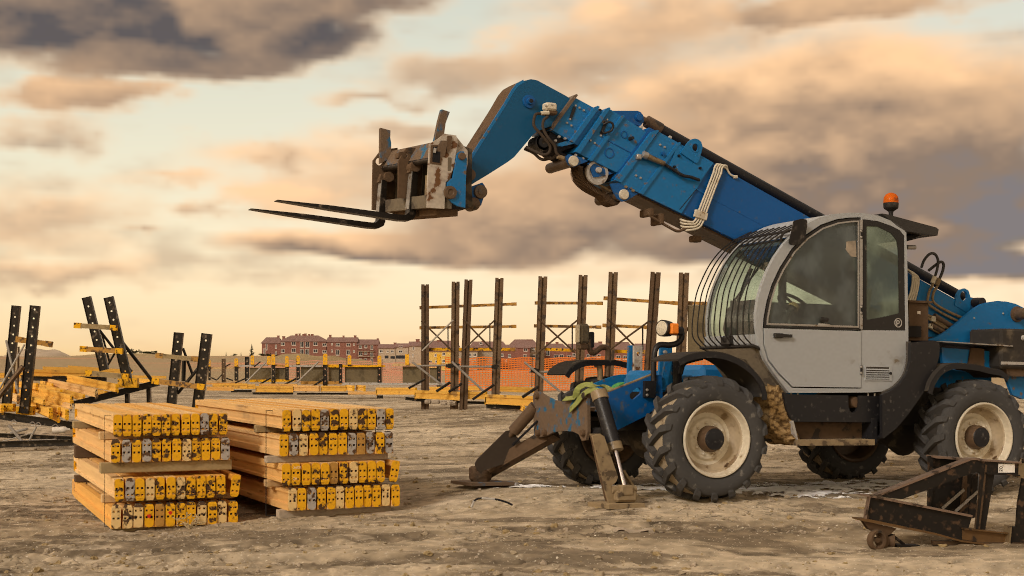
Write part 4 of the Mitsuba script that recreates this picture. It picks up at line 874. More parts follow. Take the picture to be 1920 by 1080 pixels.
def sheet_strip(xz, y0, y1):
    p = np.asarray(xz); n = len(p)
    v = np.vstack([np.stack([p[:, 0], np.full(n, y0), p[:, 1]], 1), np.stack([p[:, 0], np.full(n, y1), p[:, 1]], 1)])
    i = np.arange(n - 1)
    return tm(v, np.vstack([np.stack([i, i + 1, i + 1 + n], 1), np.stack([i, i + 1 + n, i + n], 1)]))
def bolts(w, pts, lat, r=.016, d=.02):
    ms = []
    for x, y in pts:
        c = q3(w, x, y, lat); ms.append(lathe([(0, -d), (r * .7, -d), (r, -d * .5), (r, .004)], c, [0, 1, 0], 8))
    return join(*ms)
def pipe(name, w, pts, r, k, bsdf='paint', soft=4, parent=TH, n=8):
    return tp(name, [(tube([q3(w, x, y, l) for x, y, l in pts], r, n, soft), k, .4)], bsdf, 50, parent)

def tps(name, parts, bsdf='paint', smooth=False, parent=TH): each(name, parts, parent, bsdf, smooth, MT)
# --- wheels
R = .567
def lugs(side):
    ms = []
    for i in range(18):
        a0 = (i + (.5 if side else 0)) * 2 * np.pi / 18
        st = [(.452, .000, .00, .062), (.490, -.014, .02, .070), (.532, .002, .045, .078), (R - .004, .050, .08, .076), (R, .12, .17, .068), (R + .002, .232, .31, .054)]
        v = []
        for r, y, a, w in st:
            yy = y if not side else .41 - y
            ri = {0: r - .012, 1: r - .03}.get(st.index((r, y, a, w)), r - .055)
            for rr, s in ((r, -1), (r, 1), (ri, 1.25), (ri, -1.25)):
                an = a0 - (a + s * w * .75); v.append((rr * math.cos(an), yy if rr == r else yy + (.02 if not side else -.02) * (1 if r < .55 else 0), rr * math.sin(an)))
        f = []
        for q in range(len(st) - 1):
            for j in range(4):
                b, c = q * 4 + j, q * 4 + (j + 1) % 4
                f += [[b, c, c + 4], [b, c + 4, b + 4]]
        n = (len(st) - 1) * 4
        f += [[0, 2, 1], [0, 3, 2], [n, n + 1, n + 2], [n, n + 2, n + 3]]
        ms.append(tm(v, f))
    return join(*ms)
_lug = join(lugs(0), lugs(1))
def wheel(x, y, flipped, muddy, steer=0.0, spin=0.0):
    w = fresh(TH + '__wheel')
    ax = [0, 1, 0]
    half = [(.335, .035), (.350, .012), (.375, -.002), (.42, -.014), (.465, -.010), (.498, .012), (.512, .05)]
    side = half + [(.514, .08)] + [(.514, .33)] + [(r, .41 - h) for r, h in half[::-1]]
    mid = [(.515, .07), (.519, .2), (.515, .34)]
    A = np.eye(4); c, s = math.cos(spin), math.sin(spin)
    A[:3, :3] = np.array([[math.cos(steer), -math.sin(steer), 0], [math.sin(steer), math.cos(steer), 0], [0, 0, 1]]) @ np.array([[c, 0, s], [0, 1, 0], [-s, 0, c]]) @ (np.diag([1, -1, 1]) if flipped else np.eye(3))
    A[:3, 3] = [x, y, .565]
    def P(name, parts, bsdf, smooth):
        return obj(name, parts, w, bsdf, smooth, MT @ A)
    P('tyre', [(lathe(side, [0, 0, 0], ax, 60), 'rubber', .5), (lathe(mid, [0, 0, 0], ax, 60), 'mud' if muddy else 'dustyblack', .7), (_lug, 'rubber', .35)], 'matte', 30)
    rim = [(.338, .018), (.343, .004), (.338, -.008), (.326, -.008), (.316, .006), (.309, .05), (.300, .062), (.288, .072), (.283, .135), (.262, .165), (.235, .178), (.20, .182), (.186, .160), (.172, .152), (.118, .150), (.116, .155)]
    P('rim', [(lathe(rim[:7], [0, 0, 0], ax, 56), 'cream', .5), (lathe(rim[6:11], [0, 0, 0], ax, 56), 'dirtycream', .8), (lathe(rim[10:], [0, 0, 0], ax, 56), 'cream', .8), (lathe([(.338, .392), (.343, .406), (.33, .414), (.31, .40), (.285, .33), (.27, .20), (.1, .19)], [0, 0, 0], ax, 40), 'rust', .5)], 'paint', 35)
    P('hub', [(lathe([(.12, .165), (.118, .10), (.108, .085), (.106, .055), (.098, .045)], [0, 0, 0], ax, 32), 'rust', .5), (lathe([(.098, .046), (.092, .036), (.03, .030), (0, .028)], [0, 0, 0], ax, 32), 'black', .9)], 'paint', 35)
    nuts = []
    if flipped: return
    for i in range(10):
        a = i * 2 * np.pi / 10 + .2; c = [.146 * math.cos(a), .152, .146 * math.sin(a)]
        nuts.append(lathe([(0, -.024), (.009, -.022), (.012, -.014), (.012, 0)], c, ax, 6))
    each('wheel_nut', [(join(*nuts), 'cream', .9)], w, 'paint', False, MT @ A)
    v = [.296 * math.cos(-2.0), .075, .296 * math.sin(-2.0)]
    P('valve', [(tube([[v[0] * .96, .10, v[2] * .96], [v[0] * .85, .03, v[2] * .85]], .010, 8), 'rust', .5)], 'matte', 40)
wheel(0, 0, False, True, .02, .1)
wheel(-3.055, 0, False, False, .05, .3)
wheel(0, 2.40, True, True, 0, .2)
wheel(-3.055, 2.40, True, True, 0, .5)

# --- chassis and axles
tp('axle', [(tube([[0, .30, .565], [0, .55, .565], [0, .95, .57], [0, 1.2, .57], [0, 1.45, .57], [0, 1.85, .565], [0, 2.1, .565]], [.16, .11, .13, .24, .13, .11, .16], 20), 'dustyblack', .8)], 'matte', 40)
tp('axle', [(tube([[-3.055, .30, .565], [-3.055, .55, .565], [-3.055, .95, .57], [-3.055, 1.2, .57], [-3.055, 1.45, .57], [-3.055, 1.85, .565], [-3.055, 2.1, .565]], [.16, .11, .13, .24, .13, .11, .16], 20), 'dustyblack', .8)], 'matte', 40)
ch = [(.62, .62), (.62, .98), (-.5, .98), (-.6, .92), (-2.2, .92), (-2.4, 1.05), (-4.1, 1.05), (-4.1, .66), (-2.5, .66), (-2.3, .54), (-.7, .54), (-.5, .64)]
tp('chassis', [(ext(Polygon(ch), .80, .86), 'dustyblack', .7), (ext(Polygon(ch), 1.60, 1.66), 'dustyblack', .7), (box(-2.3, -.7, .862, 1.598, .54, .58), 'dustyblack', .6), (box(-2.3, -2.25, .862, 1.598, .58, .9), 'dustyblack', .6), (box(.3, .58, .862, 1.598, .70, .74), 'dustyblack', .6), (box(-4.09, -4.0, .862, 1.598, .70, 1.02), 'blue', .6)], 'matte')
tp('engine_cover', [(cbox(-2.45, -.9, 1.72, 2.36, .60, 1.26, .05), 'blue', .4)])
tp('fuel_tank', [(cbox(-2.2, -.85, .45, .80, .52, .74, .04), 'dustyblack', .6)], 'matte')
tp('transmission', [(tube([[-.5, 1.2, .56], [-1.5, 1.2, .6], [-2.6, 1.2, .56]], .05, 10), 'rust', .5), (cbox(-.5, .15, .98, 1.42, .72, 1.02, .05), 'dustyblack', .6)], 'matte')
for h in ((.35, 1.0), (.2, 1.15), (.28, 1.3)): tp('axle_hose', [(tube([[h[0], h[1], .95], [h[0] - .2, h[1] + .05, .72], [h[0] - .05, h[1], .62]], .016, 6, 5), 'black', .3)], 'matte', 50)

# --- front frame
tplate('frame_plate', 'D', [(592, 560), (660, 545), (925, 432), (960, 430), (1000, 428), (1010, 560), (940, 665), (880, 745), (645, 862), (600, 700)], .66, .69, 'deepblue', .62, holes=())
s = Polygon(pol('D', [(592, 562), (925, 432), (1000, 426), (1010, 640), (880, 745), (645, 862), (600, 700)], .66))
c1, c2 = q3('D', 775, 590, .66), q3('D', 815, 555, .66)
slot = LineString([(c1[0], c1[2]), (c2[0], c2[2])]).buffer(.034, 6)
scene[TH + '__frame_plate'] = scene.pop(TH + '__frame_plate')
m = ext(s.difference(slot), .66, .69); v = np.asarray(m.vertices) @ MR.T + MO
scene[TH + '__frame_plate'] = mikit.ply(tm(v, m.faces), 'paint', False, uv=np.tile([float(NAMES.index('deepblue')), .95], (len(v), 1)))
tp('frame_plate', [(ext(Polygon(pol('D', [(480, 492), (560, 460), (640, 432), (700, 424), (760, 424), (800, 700), (520, 800), (440, 650)], 1.70)), 1.70, 1.73), 'blue', .5)])
tp('frame_plate_edge', [(tube([q3('D', 594, 561, .66) + [0, .015, .006], q3('D', 925, 431, .66) + [0, .015, .006]], .013, 6), 'brass', .8)], 'matte', 40)
# rusty cross plate, facing forwards
XF = .93
def yz(w, pts): return [tuple(LX(*px(w, x, y), XF)[[1, 2]]) for x, y in pts]
cp = Polygon(yz('D', [(18, 590), (30, 560), (60, 556), (110, 590), (180, 625), (250, 640), (330, 620), (380, 565), (410, 555), (442, 570), (446, 870), (430, 935), (398, 940), (375, 890), (330, 868), (250, 862), (180, 872), (120, 900), (60, 915), (28, 900)])).buffer(0)
tp('cross_plate', [(extx(cp, XF, XF + .03), 'rustblue', .95)], 'matte')
ms = []
for x, y in ((36, 590), (410, 590), (395, 880), (45, 880), (96, 878)):
    c = LX(*px('D', x, y), XF + .03); ms.append(lathe([(0, .035), (.026, .035), (.032, .025), (.032, -.005)], c, [1, 0, 0], 12))
tps('pivot_bolt', [(join(*ms), 'rust', .7)], 'matte', 40)
tp('frame_floor', [(box(.30, .92, .70, 1.69, .80, .83), 'rustblue', .7), (box(.30, .33, .70, 1.69, .83, 1.02), 'blue', .6)], 'matte')
for pts, lat, k, wr in (([(745, 200), (775, 195), (790, 215), (782, 480), (735, 490)], 1.42, 'blue', .8), ([(786, 200), (850, 196), (848, 440), (784, 470)], 1.36, 'rustwhite', .75), ([(990, 215), (1080, 215), (1085, 560), (975, 540)], .82, 'blue', .5), ([(1030, 310), (1065, 305), (1075, 330), (1045, 500), (1000, 545), (1000, 470)], .70, 'blue', .5)):
    hl = [(820, 265, .022), (815, 420, .03)] if k == 'rustwhite' else []
    tplate('upright_bracket', 'D', pts, lat, lat + .03, k, wr, holes=hl)
tps('bracket_bolt', [(bolts('D', [(1022, 250), (1045, 345)], .80, .018, .03), 'galv', .2)], 'metal', 40)
tp('upright_cylinder', [(tube([q3('D', 1105, 560, .86), q3('D', 1108, 305, .86)], .062, 14), 'black', .4)], 'paint', 40)
tp('steering_cover', [(lathe([(.0, .0), (.18, .0), (.22, -.04), (.22, -.3)], [.10, 1.05, 1.18], [0, 0, 1], 24), 'blue', .4), (cbox(-.35, .25, .9, 1.3, .95, 1.14, .04), 'blue', .5)], 'paint', 40)

# --- stabilisers
def stab(pivot, top, foot, side):
    s = fresh(TH + '__stabiliser')
    pivot, top, foot = (np.asarray(a, float) for a in (pivot, top, foot))
    def P(n, parts, b='matte', sm=False): return obj(n, parts, s, b, sm, MT)
    d = unit(foot - pivot); up = [1, 0, 0]
    e = foot + [0, 0, .13]
    if side: P('leg', [(bar(pivot, e, .09, .13, up), 'rust' if side else 'brass', .8), (bar(pivot + (e - pivot) * .05 + [.07, 0, 0], e + [.07, 0, 0], .13, .012, up), 'brass' if not side else 'rust', .9)], 'matte')
    return s, P
# near one
pv, tpn, ft = L(1130, 800, .60), L(1122, 752, .52), L(1166, 950, .12)
s, P = stab(pv, tpn, ft, 0)
P('leg_plate', [(ext(Polygon(pol('E', [(1118, 345), (1180, 330), (1215, 350), (1255, 470), (1330, 690), (1318, 730), (1275, 770), (1290, 830), (1320, 935), (1262, 940), (1190, 660)], .18)), .15, .18), 'brass', .8)], 'matte')
P('leg_plate', [(ext(Polygon(pol('E', [(1112, 330), (1200, 330), (1235, 470), (1300, 690), (1290, 940), (1255, 940), (1185, 660)], .34)), .34, .36), 'brass', .9)], 'matte')
P('leg_web', [(bar(q3('E', 1150, 345, .26), q3('E', 1285, 930, .26), .16, .02, [1, 0, 0]), 'rust', .6)], 'matte')
mid = q3('E', 1310, 430, .26); tp_ = q3('E', 1195, 25, .44)
P('cylinder', [(tube([tp_, mid], .066, 18), 'black', .95), (tube([mid - unit(mid - tp_) * .02, mid + unit(mid - tp_) * .05], .074, 18), 'brass', .8), (tube([tp_ - unit(mid - tp_) * .06, tp_ + unit(mid - tp_) * .02], .075, 16), 'brass', .7)], 'paint', 40)
lo = q3('E', 1395, 770, .16)
P('piston_rod', [(tube([mid, lo], .024, 14), 'white', 0)], 'chrome', 40)
P('rod_pin', [(tube([q3('E', 1290, 800, .16), q3('E', 1490, 800, .16)], .036, 12), 'brass', .6), (cbox(*sorted((q3('E', 1350, 800, .14)[0], q3('E', 1450, 800, .14)[0])), .08, .2, lo[2] - .08, lo[2] + .01, .01), 'brass', .6)], 'matte', 40)
fx0, fx1, fz = q3('E', 1560, 960, .05)[0], q3('E', 1255, 985, .05)[0], q3('E', 1400, 985, .05)[2] + .045
P('foot_block', [(cbox(*sorted((q3('E', 1330, 880, .10)[0], q3('E', 1506, 880, .10)[0])), .09, .20, fz + .03, q3('E', 1400, 828, .1)[2] + .02, .02), 'brass', .5)], 'matte')
P('foot_plate', [(hexa([[fx0, .02, fz - .02], [fx1, .02, fz - .02], [fx1 + .04, .34, fz - .02], [fx0, .34, fz - .02], [fx0, .02, fz + .022], [fx1, .02, fz + .022], [fx1 + .04, .34, fz + .022], [fx0, .34, fz + .022]]), 'brass', .6)], 'matte')
P('stay', [(bar(q3('E', 1385, 640, .3), q3('E', 1470, 780, .3), .02, .05, [0, 1, 0]), 'brass', .6)], 'matte')
# far one
pv, ft = L(1042, 812, 1.64), L(908, 912, 2.22)
s, P = stab(pv + [0, 0, .0], None or pv, ft, 1)
c0, c1 = L(1004, 762, 1.78), L(930, 846, 2.12)
P('cylinder', [(tube([c0, c0 + (c1 - c0) * .55], .062, 16), 'rust', .5), (tube([c0 + (c1 - c0) * .5, c1], .03, 12), 'rust', .5)], 'paint', 40)
P('cylinder_pipe', [(tube([c0 + [.02, -.09, -.14], c0 + (c1 - c0) * .62 + [.02, -.09, -.1]], .012, 6), 'black', .2)], 'matte', 40)
P('cover_plate', [(ext(Polygon(pol('E', [(140, 585), (160, 545), (400, 308), (440, 300), (465, 318), (555, 440), (545, 462), (440, 565), (175, 652), (160, 640)], 1.98)), 1.98, 2.0), 'darkbrown', .4)], 'matte')
c = L(903, 914, 2.2) + [0, 0, .05]
P('foot_plate', [(hexa([[c[0] - .26, 1.98, c[2] - .02], [c[0] + .20, 1.98, c[2] - .02], [c[0] + .24, 2.42, c[2] - .02], [c[0] - .22, 2.42, c[2] - .02], [c[0] - .26, 1.98, c[2] + .012], [c[0] + .20, 1.98, c[2] + .012], [c[0] + .24, 2.42, c[2] + .012], [c[0] - .22, 2.42, c[2] + .012]]), 'rustblue', .7)], 'matte')
m = trimesh.creation.icosphere(subdivisions=3); v = np.asarray(m.vertices); v = v * (1 + .5 * (meshkit.fbm(v * 3 + 4, 3, 2)[:, None] - .5)) * [.11, .10, .09]
P('foot_joint', [(tm(v + c + [.02, -.02, .07], m.faces), 'rust', .9), (cbox(c[0] + .02, c[0] + .12, 2.12, 2.26, c[2] + .02, c[2] + .16, .02), 'rust', .7)], 'matte', 40)

# --- green sling lying over the frame
def ribbon(pts, w, side, th=.008):
    p = curve(pts, 6); side = np.asarray(side, float)
    d = np.gradient(p, axis=0); d /= np.linalg.norm(d, axis=1, keepdims=True)
    s = side - d * (d @ side)[:, None]; s /= np.linalg.norm(s, axis=1, keepdims=True)
    u = np.cross(s, d) * th / 2; s = s * w / 2; n = len(p)
    v = np.concatenate([p - s - u, p + s - u, p + s + u, p - s + u]); f = []
    for i in range(n - 1):
        for a, b in ((0, 1), (1, 2), (2, 3), (3, 0)): f += [[a * n + i, b * n + i, b * n + i + 1], [a * n + i, b * n + i + 1, a * n + i + 1]]
    return tm(v, f)
G = lambda x, y, l: q3('D', x, y, l)
GX = lambda x, y, l=.985: LX(*px('D', x, y), l)
def band(pts, w, n, th=.007):                                          # webbing with its flat side towards n
    p = curve(pts, 8); d = np.gradient(p, axis=0); d /= np.linalg.norm(d, axis=1, keepdims=True)
    s = np.cross(d, np.asarray(n, float)); s /= np.linalg.norm(s, axis=1, keepdims=True)
    u = np.cross(s, d) * th / 2; m = len(p); f = []
    def row(a, b): return p + s * w * a + u * b
    v = np.concatenate([row(-.5, -1), row(-.2, -1.9), row(.2, -1.9), row(.5, -1), row(.5, 1), row(-.5, 1)])
    for i in range(m - 1):
        for a in range(6):
            b = (a + 1) % 6; f += [[a * m + i, b * m + i, b * m + i + 1], [a * m + i, b * m + i + 1, a * m + i + 1]]
    return tm(v, f)
nc = [.45, -.8, .5]
sl = [(band([G(680, 570, .95), G(610, 550, 1.0), G(540, 520, 1.04), GX(470, 505, .93), GX(410, 505, .955), GX(362, 525, .975), GX(338, 560, .985), GX(332, 610, .975)], .062, nc), 'sling', .35),
      (band([GX(545, 572, .93), GX(480, 548, .955), GX(425, 555, .975), GX(380, 592), GX(335, 648), GX(285, 700)], .06, nc), 'sling', .45), (band([GX(335, 600, .98), GX(300, 606), GX(268, 612), GX(240, 614)], .055, nc), 'sling', .4)]
k = obj('lifting_sling', sl, None, 'matte', 40, MT); tag(k, 'olive green webbing sling draped over the rusty front plate of the machine', 'sling')
k = obj('sling_loop', [(ribbon([G(625, 556, 1.3), G(640, 520, 1.3), G(690, 495, 1.3), G(745, 500, 1.3), G(770, 540, 1.3)], .08, [.3, 1, 0], .02), 'green', .4)], None, 'matte', 40, MT)
tag(k, 'bright green webbing loop lying inside the blue front frame', 'sling')

# --- fenders
def fender(w, pts, y0, y1, name='fender', k='dustyblack', t=.018, lip=.05, wear=.6):
    p = arcpts(pol(w, pts, y0), 5)
    f = shell(name, p, y0, y1, t, k, wear, 'matte')
    # outer lip turned down
    q = LineString(p); inner = q.parallel_offset(lip, 'left' if p[0][0] < p[-1][0] else 'right') if False else None
    mid = np.array([[x, z - lip * .5] for x, z in p])
    tp(name + '_lip', [(ext(LineString(mid).buffer(lip * .5, cap_style=2), y0 - .006, y0 + .004), 'black', wear)], 'paint', False)
fender(1, [(240, 862), (290, 838), (370, 824), (450, 830), (525, 858), (590, 905), (632, 958), (650, 1010), (650, 1040)], .02, .52)
tp('fender_arm', [(tube([q3(1, 245, 930, .45), q3(1, 262, 878, .45), q3(1, 300, 862, .4), q3(1, 350, 850, .3)], .025, 8, 4), 'black', .5)], 'paint', 50)
fender('D', [(262, 425), (285, 385), (350, 340), (430, 318), (520, 316), (640, 318), (740, 340)], 1.95, 2.4, k='dustyblack')
fender('A', [(300, 985), (322, 915), (370, 845), (440, 805), (520, 800), (620, 812), (700, 832), (780, 848), (828, 888)], .03, .5)
fender('P', [(1480, 800), (1500, 745), (1540, 712), (1600, 700), (1650, 720), (1690, 770)], 1.95, 2.4)
# --- headlamps on their arms
def lamp(c, arm, ax, face=1.0):
    t = fresh(TH + '__headlamp'); c = np.asarray(c, float)
    obj('housing', [(lathe([(.0, -.11), (.05, -.105), (.070, -.07), (.078, 0), (.077, .035), (.068, .04)], c, ax, 24), 'plastic', .5)], t, 'paint', 40, MT)
    obj('lens', [(lathe([(.068, .036), (.05, .046), (.0, .050)], c, ax, 24), 'cream', .6)], t, 'paint', 40, MT)
    return t
c = q3('D', 1020, 65, .60)
t = lamp(c, None, [.93, -.30, .04])
obj('indicator', [(cbox(c[0] - .10, c[0] - .02, .50, .56, c[2] - .055, c[2] + .045, .012), 'orange', .2)], t, 'paint', False, MT)
pipe('lamp_arm', 'D', [(1150, 75, .66), (1155, 140, .66), (1120, 180, .66), (1060, 195, .66), (980, 195, .66), (948, 240, .66), (938, 330, .66), (935, 480, .66)], .028, 'black', soft=5)
tp('lamp_stay', [(cbox(c[0] - .22, c[0] - .1, .60, .70, c[2] - .06, c[2] + .02, .015), 'black', .4)])
tplate('arm_clamp', 'D', [(870, 475), (960, 475), (950, 608), (868, 602)], .62, .70, 'black', .4)
tps('clamp_bolt', [(bolts('D', [(885, 545), (885, 585)], .62, .014, .014), 'galv', .2)], 'metal', 40)
c = q3('D', 368, 105, 1.95)
tf = fresh(TH + '__headlamp')
obj('housing', [(cbox(c[0] - .10, c[0] + .01, 1.93, 2.02, c[2] - .10, c[2] + .10, .025), 'dirtygrey', .6)], tf, 'matte', False, MT)
obj('lens', [(cbox(c[0] + .011, c[0] + .03, 1.935, 2.015, c[2] - .09, c[2] + .09, .008), 'cream', .8)], tf, 'paint', False, MT)
obj('indicator', [(cbox(c[0] - .09, c[0] + .01, 1.935, 2.015, c[2] - .16, c[2] - .103, .01), 'rust', .4)], tf, 'paint', False, MT)
pipe('lamp_arm', 'D', [(430, 150, 1.98), (440, 230, 1.98), (470, 255, 1.98), (530, 215, 1.98), (575, 220, 1.98), (585, 280, 1.98), (575, 440, 1.98)], .03, 'rust', soft=5)
tp('lamp_stay', [(cbox(c[0] - .16, c[0] - .11, 1.95, 2.0, c[2] - .14, c[2] + .02, .01), 'black', .4)])
pipe('fender_arm', 'D', [(480, 345, 2.0), (510, 350, 2.0), (520, 400, 2.0), (520, 470, 2.0)], .03, 'brass', soft=4)

# --- cab
Y0, Y1 = .20, 1.07
out = [(770, 1020), (700, 930), (655, 862), (628, 790), (613, 700), (612, 640), (622, 565), (640, 500), (667, 430), (700, 366), (745, 302), (792, 252), (850, 207), (910, 177), (980, 158), (1060, 151), (1130, 153), (1200, 165), (1262, 190), (1312, 218), (1335, 248), (1339, 330), (1342, 500), (1345, 700), (1345, 850), (1336, 905), (1312, 955), (1272, 995), (1225, 1014), (1150, 1018), (900, 1020)]
OUT = Polygon(pol(1, out, Y0))
win = [(668, 694), (672, 650), (685, 590), (705, 520), (738, 440), (795, 345), (860, 275), (940, 225), (1030, 200), (1102, 196), (1100, 640), (1098, 694)]
qwin = [(1145, 214), (1200, 218), (1262, 248), (1292, 285), (1299, 330), (1301, 500), (1303, 636), (1220, 655), (1145, 668)]
doorp = [(648, 714), (651, 660), (666, 580), (690, 500), (728, 420), (785, 330), (850, 264), (925, 214), (1000, 188), (1060, 180), (1113, 178), (1113, 994), (785, 990), (720, 925), (672, 862), (651, 790)]
DOOR = Polygon(pol(1, doorp, Y0)).buffer(0)
qblack = [(1125, 182), (1200, 192), (1262, 214), (1305, 236), (1326, 262), (1329, 500), (1331, 720), (1124, 717)]
QB = Polygon(pol(1, qblack, Y0))
cab = fresh(TH + '__cab'); door = fresh(TH + '__door')
body = OUT.difference(DOOR.buffer(.011)).difference(QB)
obj('side_panel', [(ext(body, Y0, Y0 + .045), 'cab', .35)], cab, 'paint', False, MT)
obj('shut_line', [(ext(OUT.buffer(-.02).difference(OUT.buffer(-.05)).intersection(sbox(-4, 0, 1, 1.75)).difference(DOOR.buffer(.012)).difference(QB), Y0 - .002, Y0 + .002), 'cab', .3)], cab, 'paint', False, MT)
low_ = DOOR.intersection(sbox(-5, 0, 2, q3(1, 900, 716, Y0)[2]))
upp = DOOR.difference(sbox(-5, 0, 2, q3(1, 900, 712, Y0)[2]))
WIN = Polygon(pol(1, win, Y0)).buffer(0)
obj('panel', [(ext(low_, Y0 - .012, Y0 + .03), 'cab', .25)], door, 'paint', False, MT)
obj('window_seal', [(ext(upp.difference(WIN.buffer(.012)), Y0 - .006, Y0 + .03), 'plastic', .5)], door, 'paint', False, MT)
obj('window_frame', [(ext(upp.buffer(-.022).difference(upp.buffer(-.036)), Y0 - .014, Y0 - .0065), 'galv', .4), (ext(sbox(q3(1, 1098, 700, Y0)[0], q3(1, 1098, 705, Y0)[2], q3(1, 660, 700, Y0)[0], q3(1, 1098, 698, Y0)[2]), Y0 - .02, Y0 - .0145), 'galv', .5)], door, 'metal', False, MT)
g = ext(WIN.buffer(.015), Y0 + .012, Y0 + .016)
def pane(name, poly, y, parent, dust, mat='cabglass'):
    m = extrude(poly, .001); v = np.asarray(m.vertices); keep = (v[np.asarray(m.faces)][:, :, 2] > .0005).all(1)
    mm = tm(np.stack([v[:, 0], np.full(len(v), y), v[:, 1]], 1), np.asarray(m.faces)[keep])
    return obj(name, [(mm, dust, 0)], parent, mat, False, MT)
pane('glass', WIN.buffer(.015), Y0 + .014, door, .46)
obj('handle', [(cbox(*sorted((q3(1, 695, 742, .18)[0], q3(1, 735, 742, .18)[0])), Y0 - .05, Y0 - .0125, q3(1, 700, 755, .18)[2], q3(1, 700, 732, .18)[2], .006), 'plastic', .2), (bar(q3(1, 735, 743, .16), q3(1, 783, 746, .16), .02, .028), 'plastic', .2)], door, 'paint', False, MT)
obj('window_catch', [(lathe([(0, -.05), (.02, -.045), (.022, 0), (.03, .03)], q3(1, 940, 668, Y0 - .02), [0, 1, 0], 12), 'plastic', .3), (bar(q3(1, 915, 690, .19), q3(1, 965, 694, .19), .02, .02), 'galv', .4)], door, 'paint', 40, MT)
for y in (255, 620, 910):
    a, b = q3(1, 1118, y - 22, .19), q3(1, 1118, y + 22, .19)
    obj('hinge', [(tube([a, b], .014, 10), 'black', .3), (bolts(1, [(1118, y - 15), (1118, y + 14)], .178, .012, .008), 'galv', 0)], door, 'metal', 40, MT)
obj('edge_strip', [(bar(q3(1, 1117, 185, .19), q3(1, 1117, 712, .19), .012, .03), 'galv', .5)], door, 'metal', False, MT)
obj('wear_patch', [(ext(Polygon(pol(1, [(1050, 290), (1095, 285), (1098, 365), (1072, 362), (1048, 330)], Y0)), Y0 + .008, Y0 + .0125), 'concrete', .7)], door, 'matte', False, MT)
QW = Polygon(pol(1, qwin, Y0)).buffer(-.015).buffer(.015)
obj('quarter_frame', [(ext(QB.difference(QW), Y0 + .004, Y0 + .02), 'plastic', .25)], cab, 'paint', False, MT)
pane('quarter_glass', QW.buffer(.01), Y0 + .012, cab, .6, 'greenglass')
c = q3(1, 1297, 682, Y0)
obj('emblem', [(ext(Point(c[0], c[2]).buffer(.045, 10).difference(Point(c[0], c[2]).buffer(.037, 10)), Y0 - .0005, Y0 + .004), 'galv', .3), (ext(Point(c[0] + .003, c[2] + .006).buffer(.020, 8).difference(Point(c[0] + .003, c[2] + .006).buffer(.011, 8)), Y0 - .0004, Y0 + .004), 'galv', .3), (box(c[0] + .013, c[0] + .021, Y0 - .0003, Y0 + .004, c[2] - .03, c[2] + .025), 'galv', .3)], cab, 'paint', False, MT)
# vent with louvres
va, vb = q3(1, 1133, 888, Y0), q3(1, 1263, 962, Y0)
vent = fresh(TH + '__vent')
obj('vent_frame', [(ext(sbox(vb[0], vb[2], va[0], va[2]).difference(sbox(vb[0] + .03, vb[2] + .012, va[0] - .014, va[2] - .012)), Y0 - .010, Y0 - .0005), 'cab', .2), (box(vb[0] + .03, va[0] - .014, Y0 - .0025, Y0 - .0006, vb[2] + .012, va[2] - .012), 'interior', 0)], vent, 'paint', False, MT)
for i in range(5):
    z = vb[2] + .028 + i * (va[2] - vb[2] - .04) / 5
    obj('louvre', [(hexa([[vb[0] + .032, Y0 - .016, z - .009], [va[0] - .016, Y0 - .016, z - .009], [va[0] - .016, Y0 - .004, z + .000], [vb[0] + .032, Y0 - .004, z + .000], [vb[0] + .032, Y0 - .013, z - .006], [va[0] - .016, Y0 - .013, z - .006], [va[0] - .016, Y0 - .001, z + .004], [vb[0] + .032, Y0 - .001, z + .004]]), 'cab', .2)], vent, 'paint', False, MT)
obj('lock', [(lathe([(0, -.022), (.014, -.02), (.014, 0)], q3(1, 1255, 926, Y0), [0, 1, 0], 12), 'black', 0)], vent, 'paint', 40, MT)
# roof, rear wall, front, floor
prof = arcpts(pol(1, [(760, 285), (792, 252), (850, 207), (910, 177), (980, 158), (1060, 151), (1130, 153), (1200, 165), (1262, 190), (1312, 218), (1335, 248)], Y0), 3)
shell('roof', prof, Y0 + .0455, Y1, .04, 'cab', .35, parent=cab, side=1)
rear = pol(1, [(1337, 250), (1339, 330), (1342, 500), (1345, 700), (1345, 850), (1336, 905), (1312, 955), (1272, 995), (1225, 1014)], Y0)
shell('rear_wall', rear[3:], Y0 + .0455, Y1, .03, 'cab', .4, parent=cab)
rs = np.array(rear[:4]); obj('rear_pillar', [(join(ext(LineString(rs).buffer(.025, cap_style=2), Y0 + .0455, Y0 + .10), ext(LineString(rs).buffer(.025, cap_style=2), Y1 - .06, Y1)), 'cab', .4)], cab, 'paint', False, MT)
obj('rear_glass', [(sheet_strip(rs, Y0 + .10, Y1 - .06), .2, 0)], cab, 'cabglass', False, MT)
fr = arcpts(pol(1, [(612, 735), (613, 640), (622, 565), (640, 500), (667, 430), (700, 366), (745, 302), (775, 268)], Y0), 3)
obj('windscreen', [(sheet_strip(fr, Y0 + .0455, Y1 - .03), .12, 0)], cab, 'cabglass', True, MT)
shell('windscreen_sill', pol(1, [(612, 737), (616, 775), (626, 792)], Y0), Y0 + .0455, Y1, .04, 'cab', .5, parent=cab)
shell('front_panel', pol(1, [(628, 795), (655, 862), (700, 930), (770, 1018)], Y0), Y0 + .0455, Y1, .03, 'dirtygrey', .9, bsdf='matte', parent=cab)
obj('front_apron', [(ext(Polygon(pol(1, [(360, 812), (600, 805), (640, 850), (690, 925), (735, 985), (660, 985), (560, 860)], Y0 + .06)), Y0 + .06, Y0 + .08), 'dirtygrey', .6), (box(-.86, .05, .30, 1.06, .98, 1.02), 'dustyblack', .6)], cab, 'matte', False, MT)
FARW = OUT.buffer(-.05)
